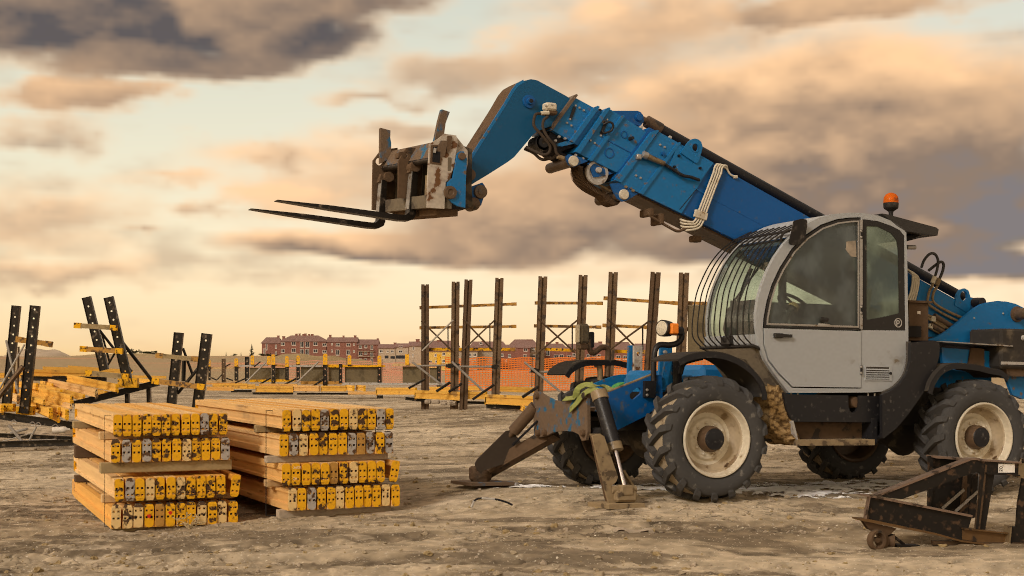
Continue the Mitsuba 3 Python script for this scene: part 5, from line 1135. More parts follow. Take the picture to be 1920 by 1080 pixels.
obj('far_side', [(ext(OUT.difference(OUT.buffer(-.045).intersection(sbox(-5, q3(1, 900, 760, Y0)[2], 3, 9))), Y1 - .03, Y1 + .01), 'cab', .3), (ext(OUT.buffer(-.04).intersection(sbox(-1.46, 1.4, -1.38, 3)), Y1 - .028, Y1), 'interior', .2)], cab, 'paint', False, MT)
obj('far_door_panel', [(ext(OUT.buffer(-.046).intersection(sbox(-5, q3(1, 900, 750, Y0)[2], -.80, q3(1, 900, 560, Y0)[2])), Y1 - .05, Y1 - .031), 'interior', .3)], cab, 'matte', False, MT)
obj('far_glass', [(0, 0, 0)] if False else [(ext(OUT.buffer(-.045).intersection(sbox(-5, q3(1, 900, 760, Y0)[2], 3, 9)), Y1 - .012, Y1 - .011), .35, 0)], cab, 'cabglass', False, MT)
obj('lining', [(ext(OUT.buffer(-.046).difference(sbox(-5, q3(1, 900, 740, Y0)[2], 3, 9)), Y0 + .046, Y0 + .06), 'interior', .3), (box(-2.2, -.95, Y0 + .06, Y1 - .031, 1.0, 1.03), 'interior', .4), (shell_ := ext(LineString(arcpts(pol(1, [(850, 222), (980, 176), (1060, 169), (1200, 184), (1300, 230)], Y0), 3)).buffer(.012, cap_style=2), Y0 + .05, Y1 - .035), 'interior', .3)], cab, 'matte', False, MT)
# guard rods in front of the windscreen
gp_ = [(600, 792), (560, 745), (553, 690), (560, 610), (574, 520), (604, 440), (644, 362), (700, 292), (770, 240), (850, 200)]
base = pol(1, gp_, Y0)
ys = np.linspace(Y0 + .02, Y1 + .03, 10)
for i, y in enumerate(ys):
    p = [(a + (.0 if j not in (0,) else 0), y, b) for j, (a, b) in enumerate(base)]
    obj('guard_rod', [(tube(p, .0068, 6, 4), 'plastic', .3)], cab, 'paint', 50, MT)
for j, nm in ((0, 'guard_rail'), (8, 'guard_rail')):
    a = base[j]; obj(nm, [(tube([[a[0], ys[0] - .02, a[1]], [a[0], ys[-1] + .02, a[1]]], .013 if j != 5 else .007, 8), 'plastic', .3)], cab, 'paint', 40, MT)
for y in (ys[0], ys[-1]):
    a = base[0]; obj('guard_bracket', [(tube([[a[0] - .13, y + .01, a[1] - .04], [a[0], y, a[1]]], .016, 8), 'plastic', .3)], cab, 'paint', 40, MT)
w0, w1, w2 = q3(1, 480, 770, .62), q3(1, 520, 570, .62), q3(1, 640, 395, .40)
obj('wiper', [(tube([w0, w1 + [.02, 0, 0], w2], .010, 6), 'plastic', .2), (bar(q3(1, 500, 640, .62), q3(1, 590, 420, .5), .02, .03), 'plastic', .2), (cbox(w0[0] - .06, w0[0] + .05, .56, .70, w0[2] - .05, w0[2] + .05, .02), 'plastic', .4)], cab, 'paint', False, MT)
tplate('mirror_plate', 1, [(795, 190), (830, 180), (858, 184), (858, 215), (850, 262), (838, 295), (800, 308), (775, 305), (772, 290), (785, 240)], .13, .145, 'plastic', .95, bsdf='matte', parent=cab, rnd=.02)
obj('mirror_arm', [(tube([q3(1, 810, 245, .15), q3(1, 770, 235, .2), q3(1, 735, 262, .26), q3(1, 732, 310, .3)], .012, 6, 4), 'plastic', .2), (tube([q3(1, 690, 385, .24), q3(1, 715, 345, .24)], .02, 8), 'plastic', .2)], cab, 'paint', 50, MT)
aw = [(1218, 155), (1240, 158), (1480, 222), (1492, 232), (1486, 262), (1330, 240), (1290, 215)]
ap = Polygon(pol(1, aw, Y0))
obj('rear_hood', [(ext(ap, Y0 + .0, Y1 + .02), 'dustyblack', .25)], cab, 'paint', False, MT)
obj('hood_bracket', [(hexa([list(q3(1, 1336, 290, .3)), list(q3(1, 1336, 290, .9)), list(q3(1, 1400, 262, .9)), list(q3(1, 1400, 262, .3)), list(q3(1, 1336, 262, .3)), list(q3(1, 1336, 262, .9)), list(q3(1, 1480, 252, .9)), list(q3(1, 1480, 252, .3))]), 'black', .3)], cab, 'matte', False, MT)
obj('rear_stub', [(tube([q3(1, 1338, 318, .35), q3(1, 1378, 318, .35)], .022, 10), 'galv', .3)], cab, 'metal', 40, MT)
b0 = q3(1, 1261, 186, .45)
beac = fresh(TH + '__beacon')
obj('stem', [(lathe([(.05, -.02), (.05, .0), (.022, .01), (.022, .07), (.035, .10)], b0, [0, 0, 1], 16), 'black', .6), ], beac, 'paint', 40, MT)
obj('base', [(lathe([(.03, .085), (.066, .11), (.074, .125), (.076, .165), (.07, .168)], b0, [0, 0, 1], 24), 'plastic', .3)], beac, 'paint', 40, MT)
obj('dome', [(lathe([(.074, .168), (.074, .19), (.068, .225), (.05, .252), (.02, .266), (0, .268)], b0, [0, 0, 1], 24), 'orange', .1)], beac, 'amber', 40, MT)
obj('lamp', [(lathe([(.0, .16), (.045, .17), (.045, .2), (.02, .235), (0, .24)], b0, [0, 0, 1], 14), 'orange', .3)], beac, 'paint', 40, MT)
m = meshkit.text_mesh('DA', .028, .002); v = np.asarray(m.vertices)
obj('mark', [(tm(np.stack([b0[0] + .026 - v[:, 0] + 0, np.full(len(v), 0) + b0[1] - .079 + v[:, 2] * 0 - v[:, 2], b0[2] + .185 + v[:, 1]], 1), m.faces), 'rust', 0)], beac, 'matte', False, MT)
# seat, wheel, console inside
seat = fresh(TH + '__seat')
obj('cushion', [(cbox(-1.85, -1.35, .42, .88, 1.30, 1.42, .04), 'interior', .4), (cbox(-1.75, -1.45, .5, .8, 1.03, 1.3, .03), 'interior', .2)], seat, 'matte', False, MT)
obj('backrest', [(hexa([[-1.80, .42, 1.42], [-1.92, .42, 1.42], [-1.92, .88, 1.42], [-1.80, .88, 1.42], [-1.95, .45, 2.0], [-2.05, .45, 2.0], [-2.05, .85, 2.0], [-1.95, .85, 2.0]]), 'interior', .4)], seat, 'matte', False, MT)
obj('headrest', [(cbox(-2.08, -1.97, .53, .77, 2.02, 2.2, .03), 'interior', .3)], seat, 'matte', False, MT)
sw = q3(1, 795, 598, .62); axs = unit([-.6, 0, .8]); e1 = np.cross(axs, [0, 1, 0]); a = np.linspace(0, 2 * np.pi, 25)
obj('steering_wheel', [(tube([sw + .17 * (math.cos(q) * e1 + math.sin(q) * np.array([0, 1, 0])) for q in a], .016, 8), 'plastic', .2), (tube([sw, sw - axs * .45], .03, 8), 'interior', .2), (tube([sw - e1 * .16, sw + e1 * .16], .014, 6), 'plastic', 0), (lathe([(0, .02), (.05, .01), (.055, -.03)], sw, axs, 14), 'paleyellow', .4)], cab, 'paint', 40, MT)
obj('console', [(ext(Polygon(pol(1, [(640, 700), (660, 600), (715, 560), (770, 640), (800, 760), (700, 900)], Y0)), .40, .86), 'interior', .7), (cbox(-2.15, -1.4, .90, 1.03, 1.03, 1.62, .03), 'interior', .4), (tube([[-1.45, .95, 1.6], [-1.4, .95, 1.8]], .012, 6), 'galv', .2)], cab, 'matte', False, MT)

# --- step, side panels below and behind the cab
tplate('step_panel', 'F', [(338, 470), (410, 488), (935, 497), (937, 590), (950, 640), (975, 660), (1010, 640), (1025, 600), (1028, 500), (1228, 505), (1240, 520), (1240, 745), (430, 740), (400, 700), (372, 640), (355, 560)], .22, .25, 'black', .75)
tp('step_knob', [(lathe([(0, -.04), (.05, -.035), (.055, 0), (.055, .1)], q3('F', 988, 560, .27), [0, 1, 0], 16), 'rust', .5)], 'matte', 40)
obj('recess', [(ext(Polygon(pol('F', [(430, 742), (1215, 748), (1236, 890), (470, 900)], .36)), .36, .38), 'rust', .8)], TH, 'matte', False, MT)
e0, e1_, ez = q3('F', 485, 930, .16), q3('F', 1180, 935, .16), q3('F', 800, 905, .16)[2]
tp('step', [(box(e1_[0], e0[0], .16, .36, ez - .055, ez), 'brass', .8), (box(e1_[0] - .06, e1_[0] - .002, .2, .37, ez - .05, ez + .2), 'black', .6)], 'matte')
tp('step_side', [(ext(Polygon(pol('F', [(415, 735), (432, 732), (482, 935), (462, 900), (440, 850)], .2)), .2, .36), 'galv', .8)], 'matte')
m = trimesh.creation.box([1, 1, 1]).subdivide().subdivide().subdivide().subdivide()
v = np.asarray(m.vertices); mp = np.array(pol('F', [(165, 398), (320, 400), (335, 470), (370, 640), (390, 760), (440, 850), (485, 945), (380, 950), (270, 880), (190, 800)], .30))
pg = Polygon(mp); gx = ext(pg, .26, .62); gx = gx.subdivide_to_size(.03); v = np.asarray(gx.vertices); n = meshkit.fbm(v * [16, 16, 16] + 3, 4, 6) - .5
gx = tm(v + np.stack([n * .05, -np.abs(n) * .14, (meshkit.fbm(v * 19 + 31, 3, 9) - .5) * .05], 1), gx.faces)
tp('mud_flap', [(gx, 'mud', .5)], 'mudcake', False)
tplate('rear_panel', 'F', [(1248, 490), (1330, 455), (1420, 385), (1480, 290), (1508, 180), (1512, 12), (1735, -4), (1770, 12), (1778, 60), (1772, 140), (1740, 245), (1650, 440), (1500, 655), (1380, 800), (1262, 893), (1250, 890)], .10, .14, 'black', .55, rnd=.01)
shell('rear_panel_edge', arcpts(pol('F', [(1735, -2), (1772, 14), (1777, 60), (1772, 140), (1740, 245), (1650, 440), (1500, 655), (1380, 800), (1262, 893)], .10), 3), .141, .55, .02, 'black', .6)
shell('side_panel_gap', arcpts(pol('F', [(1500, 0), (1502, 150), (1482, 270), (1440, 350), (1360, 430), (1270, 475)], .16), 3), .16, .6, .03, 'interior', 0, bsdf='matte')
tp('frame_bracket', [(bar(q3('F', 1245, 505, .18), q3('F', 1248, 890, .18), .03, .03, [0, 1, 0]), 'black', .6)])
for x in (408, 470, 1118, 1178): tp('panel_stud', [(tube([q3('F', x, 478, .23), q3('F', x, 506, .23)], .008, 6), 'galv', 0)], 'metal', 40)
# grey box behind the cab
a, b = q3('A', 290, 385, .42), q3('A', 158, 640, .42)
tp('battery_box', [(box(a[0], b[0], .42, .85, b[2], a[2] - .012), 'rust', .35), (box(a[0] - .025, b[0] + .02, .39, .87, a[2] - .010, a[2] + .012), 'rust', .5), (box(a[0] + .12, a[0] + .28, .38, .419, b[2] + .03, b[2] + .14), 'plastic', .1), (box(a[0] + .10, a[0] + .14, .415, .4195, a[2] - .12, a[2] - .09), 'frame', .3)], 'matte')
# turret plates carrying the boom foot
tur = [(286, 640), (350, 618), (420, 578), (480, 530), (540, 478), (600, 428), (650, 398), (700, 384), (760, 375), (820, 380), (880, 395), (940, 425), (990, 480), (1020, 560), (1020, 680), (590, 670), (500, 655)]
tplate('turret_plate', 'A', tur, .96, 1.00, 'blue', .3, smooth=20)
tp('turret_plate', [(ext(Polygon(pol('A', tur, .96)).buffer(-.02), 1.72, 1.76), 'blue', .35)])
c = q3('A', 885, 465, .96)
tp('boom_pin', [(lathe([(0, -.15), (.05, -.15), (.062, -.13), (.062, -.02), (.085, -.015), (.085, .03)], c, [0, 1, 0], 20), 'rust', .8)], 'paint', 40)
tps('plate_bolt', [(bolts('A', [(600, 490), (795, 460)], .955, .01, .008), 'galv', 0)], 'paint', 40)
tp('turret_base', [(box(-4.05, -2.42, 1.001, 1.719, 1.06, 1.58), 'dustyblack', .5), (box(-4.0, -2.7, .93, .96, 1.0, 1.40), 'blue', .6)], 'matte')
# toolbox and shelf at the rear
a = q3('A', 782, 560, .45); b = q3('A', 782, 832, .45)
tp('tool_box', [(cbox(a[0] - .75, a[0], .45, .93, b[2], a[2], .025), 'dustyblack', .75), (box(a[0] - .76, a[0] + .004, .444, .449, a[2] - .37, a[2] - .34), 'galv', .8), (lathe([(0, -.03), (.025, -.028), (.03, .002)], q3('A', 930, 625, .45), [0, 1, 0], 12), 'galv', .4)], 'matte')
tp('shelf_plate', [(hexa([list(q3('A', 862, 684, .43)), list(q3('A', 372, 652, .43)), list(q3('A', 372, 652, .43) + [0, .5, 0]), list(q3('A', 862, 684, .43) + [0, .5, 0]), list(q3('A', 862, 676, .43)), list(q3('A', 372, 646, .43)), list(q3('A', 372, 646, .43) + [0, .5, 0]), list(q3('A', 862, 676, .43) + [0, .5, 0])]), 'galv', .8)], 'metal')
tplate('rear_frame', 'A', [(380, 690), (780, 720), (780, 860), (1000, 880), (1000, 960), (930, 1040), (860, 1010), (820, 900), (600, 860), (390, 830)], .62, .66, 'blue', .75)
tplate('rear_beam', 'A', [(815, 830), (1000, 835), (1000, 885), (830, 885)], .50, .60, 'rust', .6, bsdf='matte')
tplate('rear_web', 'A', [(580, 690), (668, 700), (668, 830), (560, 810)], .60, .62, 'rust', .6, bsdf='matte')

# --- boom
BY0, BY1 = 1.12, 1.58
boom = fresh(TH + '__boom')
def bplate(name, w, pts, y0=BY0, y1=BY1, k='blue', wear=.4, bsdf='paint', holes=(), rnd=0, smooth=False): return tplate(name, w, pts, y0, y1, k, wear, bsdf, holes, boom, rnd, smooth)
bplate('outer_section', 'P', [(1218, 239), (1830, 583), (1776, 646), (1150, 336)], k='deepblue', wear=.3)
bplate('underside_rail', 'P', [(1150, 337), (1776, 647), (1770, 654), (1160, 349)], BY0 + .06, BY1 - .06, 'rust', .6)
bplate('sleeve', 'P', [(1236, 247.5), (1338, 305), (1312, 345), (1278, 400), (1160, 343)], BY0 - .016, BY0 - .0005, 'blue', .45)
bplate('side_plate', 'M', [(40, 350), (100, 385), (292, 495), (205, 610), (60, 560), (-20, 520)], BY0 - .030, BY0 - .017, 'blue', .35)
bplate('seam', 'M', [(300, 745), (640, 925), (640, 929), (300, 749)], BY0 - .004, BY0 - .0006, 'deepblue', .6)
bplate('seam', 'M', [(170, 665), (300, 740), (300, 744), (170, 669)], BY0 - .020, BY0 - .0165, 'blue', .6)
bplate('seam', 'M', [(55, 818), (180, 668), (183, 671), (58, 821)], BY0 - .020, BY0 - .0167, 'black', .3)
bplate('lifting_eye', 'M', [(62, 410), (80, 385), (120, 330), (142, 313), (165, 308), (190, 313), (212, 332), (222, 368), (212, 410), (195, 470), (180, 485), (165, 480)], BY0 - .05, BY0 - .031, 'blue', .35, holes=[(168, 372, .035)], rnd=.01)
tp('ring', [(lathe([(.037, -.006), (.052, -.004), (.054, .004)], q3('M', 168, 372, BY0 - .05), [0, 1, 0], 20), 'blue', .4)], 'paint', 40, boom)
# collars
def collar(pts, w='B', pad=.035, k='blue', wear=.95): return bplate('collar', w, pts, BY0 - pad, BY1 + pad, k, wear)
collar([(995, 395), (1045, 376), (1062, 382), (745, 820), (690, 800), (700, 785)])
collar([(610, 200), (640, 185), (652, 192), (395, 575), (357, 560)], pad=.025)
collar([(515, 185), (545, 172), (562, 182), (345, 485), (312, 470)], pad=.015)
collar([(345, 85), (365, 73), (378, 82), (200, 325), (165, 375), (180, 310)], pad=.0, k='rustblue', wear=.9)
bplate('rib', 'B', [(1212, 490), (1235, 478), (1246, 486), (925, 922), (896, 905)], BY0 - .034, BY0 - .0165, 'blue', .5)
bplate('rib', 'B', [(740, 262), (762, 250), (774, 258), (496, 640), (466, 628)], BY0 - .012, BY0 + .02, 'blue', .5)
bplate('middle_section', 'B', [(638, 195), (975, 405), (705, 735), (375, 570)], BY0 + .012, BY1 - .012, 'blue', .45)
bplate('inner_section', 'B', [(360, 108), (540, 205), (600, 240), (400, 520), (330, 480), (150, 372)], BY0 + .03, BY1 - .03, 'blue', .42)
bplate('seam', 'B', [(640, 465), (850, 578), (848, 584), (636, 471)], BY0 + .004, BY0 + .0116, 'deepblue', .6)
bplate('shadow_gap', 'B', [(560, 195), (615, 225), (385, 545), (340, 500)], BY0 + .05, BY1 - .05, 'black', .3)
for x, y, r in ((640, 570, .05), (765, 415, .035)):
    c = q3('B', x, y, BY0 + .012); tp('port_ring', [(lathe([(r, -.0005), (r, -.008), (r * .82, -.008), (r * .82, -.0005)], c, [0, 1, 0], 24), 'deepblue', .5)], 'paint', 40, boom)
tps('rib_bolt', [(bolts('B', [(1068, 502), (1106, 522), (865, 762), (903, 782)], BY0 - .017, .012, .014), 'galv', .1), (bolts('B', [(620, 290), (567, 425), (480, 466), (516, 488)], BY0 + .010, .012, .014), 'galv', .1), (bolts('B', [(355, 172), (387, 190), (424, 212), (308, 287), (282, 318), (319, 340)], BY0 + .028, .012, .014), 'galv', .1), (bolts('B', [(1227, 595), (1187, 688)], BY0 - .03, .014, .02), 'black', .1), (bolts('M', [(47, 433), (202, 522), (15, 512)], BY0 - .03, .014, .02), 'black', .1)], 'metal', 40, boom)
tps('wear_slot', [(bar(q3('B', 348, 185, BY0 + .026), q3('B', 312, 285, BY0 + .026), .012, .03), 'black', 0), (bar(q3('B', 612, 310, BY0 + .008), q3('B', 570, 415, BY0 + .008), .012, .03), 'black', 0)], 'paint', False, boom)
pipe('hose_loop', 'B', [(590, 330, 1.11), (640, 310, 1.08), (672, 330, 1.07), (660, 380, 1.08), (600, 402, 1.1), (580, 380, 1.11)], .011, 'black', parent=boom)
pipe('valve_hose', 'B', [(1095, 660, 1.07), (1180, 710, 1.07), (1260, 760, 1.06), (1330, 775, 1.06), (1400, 800, 1.07)], .016, 'black', parent=boom)
tps('valve', [(tube([q3('B', 940, 590, 1.06), q3('B', 1105, 662, 1.06)], [.030, .024], 12), 'brass', .7), (tube([q3('B', 925, 580, 1.06), q3('B', 960, 597, 1.06)], .036, 10), 'galv', .5), (cbox(*sorted((q3('B', 870, 605, 1.07)[0], q3('B', 910, 605, 1.07)[0])), 1.05, 1.1, q3('B', 880, 625, 1.07)[2], q3('B', 880, 580, 1.07)[2], .008), 'galv', .8)], 'metal', 40, boom)
tps('port_plug', [(lathe([(0, -.03), (.018, -.028), (.02, 0)], q3('B', 1090, 578, BY0 - .02), [0, 1, 0], 12), 'deepblue', .2), (lathe([(0, -.05), (.016, -.048), (.02, 0)], q3('B', 812, 452, BY0), [0.3, 1, -.1], 12), 'black', 0)], 'paint', 40, boom)
# lower lugs, roller and chain below the sections
for pts, hx in (([(650, 830), (720, 822), (860, 905), (880, 915), (790, 972), (750, 982), (710, 955), (680, 900)], (760, 922)), ([(275, 600), (300, 580), (410, 610), (460, 640), (380, 672), (345, 690), (300, 672), (282, 640)], (335, 640))):
    bplate('roller_bracket', 'B', pts, BY0 - .02, BY0 + .0, 'deepblue', .6)
    bplate('roller_bracket', 'B', pts, BY1 - .02, BY1, 'deepblue', .6)
    c = q3('B', *hx, BY0 - .02); tp('roller_pin', [(lathe([(0, -.028), (.046, -.026), (.05, -.018), (.05, 0)], c, [0, 1, 0], 20), 'cream', .7), (tube([c, c + [0, .5, 0]], .05, 12), 'rust', .6)], 'paint', 40, boom)
c = q3('B', 530, 740, BY0 + .06)
tp('chain_roller', [(lathe([(.115, 0), (.115, -.03), (.09, -.032), (.085, -.01), (.02, -.008), (0, -.01)], c, [0, 1, 0], 28), 'galv', .6), (lathe([(.115, 0), (.1, .02), (.1, .3)], c, [0, 1, 0], 28), 'rust', .6), (lathe([(0, -.03), (.025, -.028), (.03, 0)], q3('B', 548, 716, BY0 + .03), [0, 1, 0], 12), 'galv', .3)], 'paint', 40, boom)
bplate('roller_bracket', 'B', [(460, 655), (500, 650), (670, 745), (560, 770), (510, 775)], BY0 + .035, BY0 + .055, 'deepblue', .6)
chn = [q3('B', x, y, BY0 + .18) for x, y in ((370, 690), (365, 740), (380, 790), (430, 845), (500, 890), (560, 920), (600, 960), (620, 985), (660, 1000), (690, 970))]
cc = curve(chn, 6); ms = [bar(cc[i], cc[i] + (cc[i + 1] - cc[i]) * .72, .16, .05, [0, 0, 1]) for i in range(0, len(cc) - 1)]
tp('chain', [(join(*ms), 'rust', .9)], 'matte', False, boom)
chn2 = [q3('B', x, y, BY0 + .10) for x, y in ((480, 770), (560, 840), (650, 890))]
tp('chain_anchor', [(tube(chn2, .012, 6), 'brass', .6)], 'matte', 40, boom)
bplate('lower_frame', 'B', [(150, 372), (330, 470), (345, 520), (220, 560), (300, 590), (420, 620), (500, 650), (690, 745), (720, 815), (620, 800), (430, 660), (300, 620), (200, 560), (130, 440)], BY0 + .08, BY1 - .08, 'black', .9, bsdf='matte')
tp('end_roller', [(lathe([(.075, .0), (.075, .2), (.055, .21), (.05, 0), (.02, 0)], q3('B', 90, 480, BY0 + .05), [0, 1, 0], 20), 'black', .5)], 'paint', 40, boom)
bplate('lug', 'B', [(205, 490), (280, 470), (350, 490), (240, 515), (215, 510)], BY0 + .0, BY0 + .03, 'blue', .6)
tps('lug_bolt', [(bolts('B', [(185, 468), (265, 450), (215, 435), (355, 590), (415, 620)], BY0 + .0, .014, .02), 'galv', .3), (bolts('B', [(778, 858), (838, 890)], BY0 - .02, .016, .02), 'brass', .3)], 'metal', 40, boom)
# hoses at the head joint
for pts in ([(125, 250, 1.08), (30, 240, 1.07), (5, 290, 1.06), (10, 350, 1.05), (80, 430, 1.04), (140, 510, 1.05), (130, 570, 1.06), (80, 585, 1.08), (20, 560, 1.12), (-60, 520, 1.2)], [(120, 265, 1.06), (85, 300, 1.05), (85, 370, 1.04), (130, 450, 1.03), (180, 510, 1.04), (195, 570, 1.05), (235, 610, 1.06)], [(60, 560, 1.1), (95, 600, 1.1), (150, 620, 1.1), (195, 590, 1.1)], [(-75, 535, 1.25), (0, 570, 1.2), (70, 625, 1.15), (150, 615, 1.12)]):
    pipe('hose', 'B', pts, .014, 'darkbrown', 'matte', 5, boom)
tps('hose_block', [(cbox(*sorted((q3('B', 85, 190, 1.1)[0], q3('B', 180, 190, 1.1)[0])), 1.04, 1.14, q3('B', 100, 215, 1.1)[2], q3('B', 100, 150, 1.1)[2], .015), 'cream', .5), (tube([q3('B', 65, 235, 1.07), q3('B', 130, 232, 1.07)], .02, 8), 'cream', .6), (tube([q3('B', 205, 600, 1.06), q3('B', 255, 618, 1.06)], .022, 8), 'brass', .5), (bolts('B', [(105, 170), (155, 162)], 1.04, .01, .01), 'galv', 0), (cbox(*sorted((q3('B', 120, 220, 1.1)[0], q3('B', 190, 220, 1.1)[0])), 1.06, 1.14, q3('B', 100, 245, 1.1)[2], q3('B', 100, 205, 1.1)[2], .01), 'rust', .5)], 'matte', False, boom)
# gooseneck
GN0, GN1 = 1.17, 1.50
gn = [(48, 735), (45, 690), (58, 585), (130, 470), (270, 250), (325, 155), (352, 122), (388, 101), (430, 90), (468, 97), (640, 190), (690, 225), (590, 370), (540, 372), (470, 400), (440, 425), (330, 555), (290, 585), (180, 655)]
gpoly = Polygon(pol(3, gn, GN0)).buffer(0); gpoly = gpoly.buffer(-.02).buffer(.02, 5)
tp('gooseneck', [(ext(gpoly, GN0, GN1), 'teal', .3)], 'paint', 25, boom)
fl = pol(3, [(52, 640), (58, 585), (130, 470), (270, 250), (325, 155), (352, 122), (388, 101)], GN0)
tp('gooseneck_strip', [(ext(LineString(fl).buffer(.011, cap_style=2), GN0 + .012, GN1 - .002), 'rust', .95)], 'matte', False, boom)
tp('gooseneck_strip', [(ext(LineString(fl).buffer(.0135, cap_style=2), GN0 - .003, GN0 + .011), 'blue', .9)], 'paint', False, boom)
tp('gooseneck_pin', [(lathe([(0, -.05), (.03, -.048), (.034, -.02), (.06, -.018), (.064, .0), (.07, .004)], q3(3, 418, 225, GN0), [0, 1, 0], 20), 'deepblue', .3), (lathe([(0, -.06), (.018, -.058), (.02, -.04)], q3(3, 418, 225, GN0), [0, 1, 0], 10), 'black', 0)], 'paint', 40, boom)
# pipes down the boom side
for i in range(4):
    dx = i * 18
    pipe('pipe', 'M', [(300 + dx, 560 + i * 2, 1.08), (308 + dx, 520, 1.08), (325 + dx, 494 + i * 3, 1.08), (342 + dx, 500 + i * 3, 1.09), (345 + dx, 520 + i * 4, 1.14)], .011, 'cream', soft=4, parent=boom)
    pipe('pipe', 'M', [(303 + dx, 545 + i * 2, 1.08), (260 + dx, 660, 1.08), (190 + dx, 840 + i * 3, 1.08), (178 + dx, 880 + i * 4, 1.08), (150 + dx * .8, 912 + i * 14, 1.09), (80 + dx * .4, 900 + i * 24, 1.12), (60 + dx * .2, 890 + i * 24, 1.2)], .011, 'cream', soft=3, parent=boom)
pipe('pipe', 'M', [(372, 512, 1.09), (395, 525, 1.10), (420, 565, 1.10), (450, 582, 1.10), (470, 588, 1.10)], .010, 'cream', soft=4, parent=boom)
tps('pipe_clamp', [(bar(q3('M', 165, 845, 1.07), q3('M', 250, 875, 1.07), .03, .07), 'cream', .6), (bar(q3('M', 275, 635, 1.085), q3('M', 300, 570, 1.085), .02, .03), 'black', .2), (cbox(*sorted((q3('M', 445, 583, 1.1)[0], q3('M', 475, 583, 1.1)[0])), 1.09, 1.12, q3('M', 450, 595, 1.1)[2], q3('M', 450, 572, 1.1)[2], .006), 'cream', .6)], 'matte', False, boom)
pipe('under_pipe', 3, [(1130, 880, 1.12), (1135, 900, 1.12), (1190, 935, 1.12), (1240, 965, 1.12), (1300, 995, 1.12), (1340, 985, 1.12), (1380, 965, 1.14)], .014, 'rust', soft=4, parent=boom)
tps('under_clamp', [(cbox(*sorted((q3(3, 1195, 930, 1.12)[0], q3(3, 1220, 930, 1.12)[0])), 1.10, 1.3, q3(3, 1200, 955, 1.12)[2], q3(3, 1200, 890, 1.12)[2], .01), 'rust', .5), (cbox(*sorted((q3(3, 1130, 880, 1.12)[0], q3(3, 1160, 880, 1.12)[0])), 1.10, 1.3, q3(3, 1140, 905, 1.12)[2], q3(3, 1140, 860, 1.12)[2], .01), 'rust', .5), (cbox(*sorted((q3(3, 1400, 1030, 1.2)[0], q3(3, 1450, 1030, 1.2)[0])), 1.2, 1.3, q3(3, 1440, 1060, 1.2)[2], q3(3, 1400, 1020, 1.2)[2], .01), 'rust', .5)], 'matte', False, boom)
# extension cylinder along the top
ca, cb = q3('B', 975, 315, 1.35), q3('A', 520, 350, 1.35)
ax = unit(cb - ca)
tp('top_cylinder', [(tube([ca, cb], .052, 20), 'black', .35), (tube([ca - ax * .03, ca + ax * .14], .060, 20), 'rust', .8), (tube([ca + ax * .50, ca + ax * .58], .064, 20), 'black', .4), (tube([ca - ax * .16, ca], .03, 12), 'rust', .6)], 'paint', 40, boom)
bplate('cylinder_bracket', 'B', [(645, 215), (880, 215), (905, 225), (925, 250), (935, 300), (905, 345), (860, 330), (640, 240)], 1.22, 1.26, 'deepblue', .4)
bplate('cylinder_bracket', 'B', [(645, 215), (880, 215), (905, 225), (925, 250), (935, 300), (905, 345), (860, 330), (640, 240)], 1.44, 1.48, 'deepblue', .4)
tps('bracket_pin', [(lathe([(0, -.03), (.034, -.028), (.04, 0), (.04, .26)], q3('B', 885, 272, 1.22), [0, 1, 0], 16), 'deepblue', .4), (bolts('B', [(905, 357), (1148, 442)], 1.16, .018, .03), 'galv', 0)], 'paint', 40, boom)
bplate('rear_eye', 'A', [(470, 390), (485, 330), (505, 300), (535, 290), (562, 305), (575, 350), (575, 430), (555, 455), (470, 405)], BY0 - .03, BY0 - .0, 'blue', .3, holes=[(530, 342, .05)], rnd=.01)
bplate('rear_section', 'A', [(240, 242), (640, 462), (590, 640), (200, 640), (210, 380)], BY0 - .02, BY0 - .001, 'blue', .3)
tp('rear_pin', [(lathe([(0, -.12), (.05, -.12), (.055, 0)], q3('A', 603, 388, BY0), [0, 1, 0], 16), 'black', .4)], 'paint', 40, boom)
bplate('rear_eye', 'A', [(575, 350), (610, 358), (655, 400), (640, 440), (580, 430)], BY0 + .1, BY0 + .14, 'blue', .3)
for pts in ([(243, 150, 1.1), (262, 100, 1.05), (300, 58, 1.0), (335, 60, 1.0), (355, 100, 1.0), (350, 160, 1.0), (330, 225, 1.02)], [(290, 172, 1.1), (330, 140, 1.05), (372, 112, 1.0), (392, 125, 1.0), (388, 170, 1.0), (362, 235, 1.02)]):
    pipe('rear_hose', 'A', pts, .015, 'rubber', 'matte', 5, boom)
for pts in ([(330, 215, 1.02), (318, 270, 1.03), (298, 310, 1.04), (285, 385, 1.05), (320, 420, 1.06), (400, 468, 1.07), (500, 518, 1.08)], [(362, 230, 1.02), (350, 275, 1.03), (325, 320, 1.04), (320, 370, 1.05), (350, 405, 1.06), (430, 450, 1.07), (530, 495, 1.08)], [(285, 470, 1.06), (340, 500, 1.06), (420, 560, 1.06)], [(285, 490, 1.06), (400, 558, 1.06)], [(285, 548, 1.06), (370, 595, 1.06)]):
    pipe('rear_pipe', 'A', pts, .014, 'brass', 'matte', 4, boom)
for pts in ([(330, 475, 1.05), (450, 550, 1.05)], [(300, 535, 1.05), (390, 585, 1.05)]): tp('rear_ram', [(tube([q3('A', *p) for p in pts], .03, 10), 'rust', .4)], 'paint', 40, boom)
tps('hose_end', [(tube([q3('A', 335, 210, 1.02), q3('A', 318, 255, 1.03)], .024, 8), 'cream', .6), (tube([q3('A', 365, 225, 1.02), q3('A', 348, 268, 1.03)], .024, 8), 'brass', .5), (tube([q3('A', 325, 480, 1.05), q3('A', 318, 515, 1.05)], .03, 6), 'cream', .3), (tube([q3('A', 308, 535, 1.05), q3('A', 300, 560, 1.05)], .03, 6), 'cream', .3)], 'matte', 40, boom)
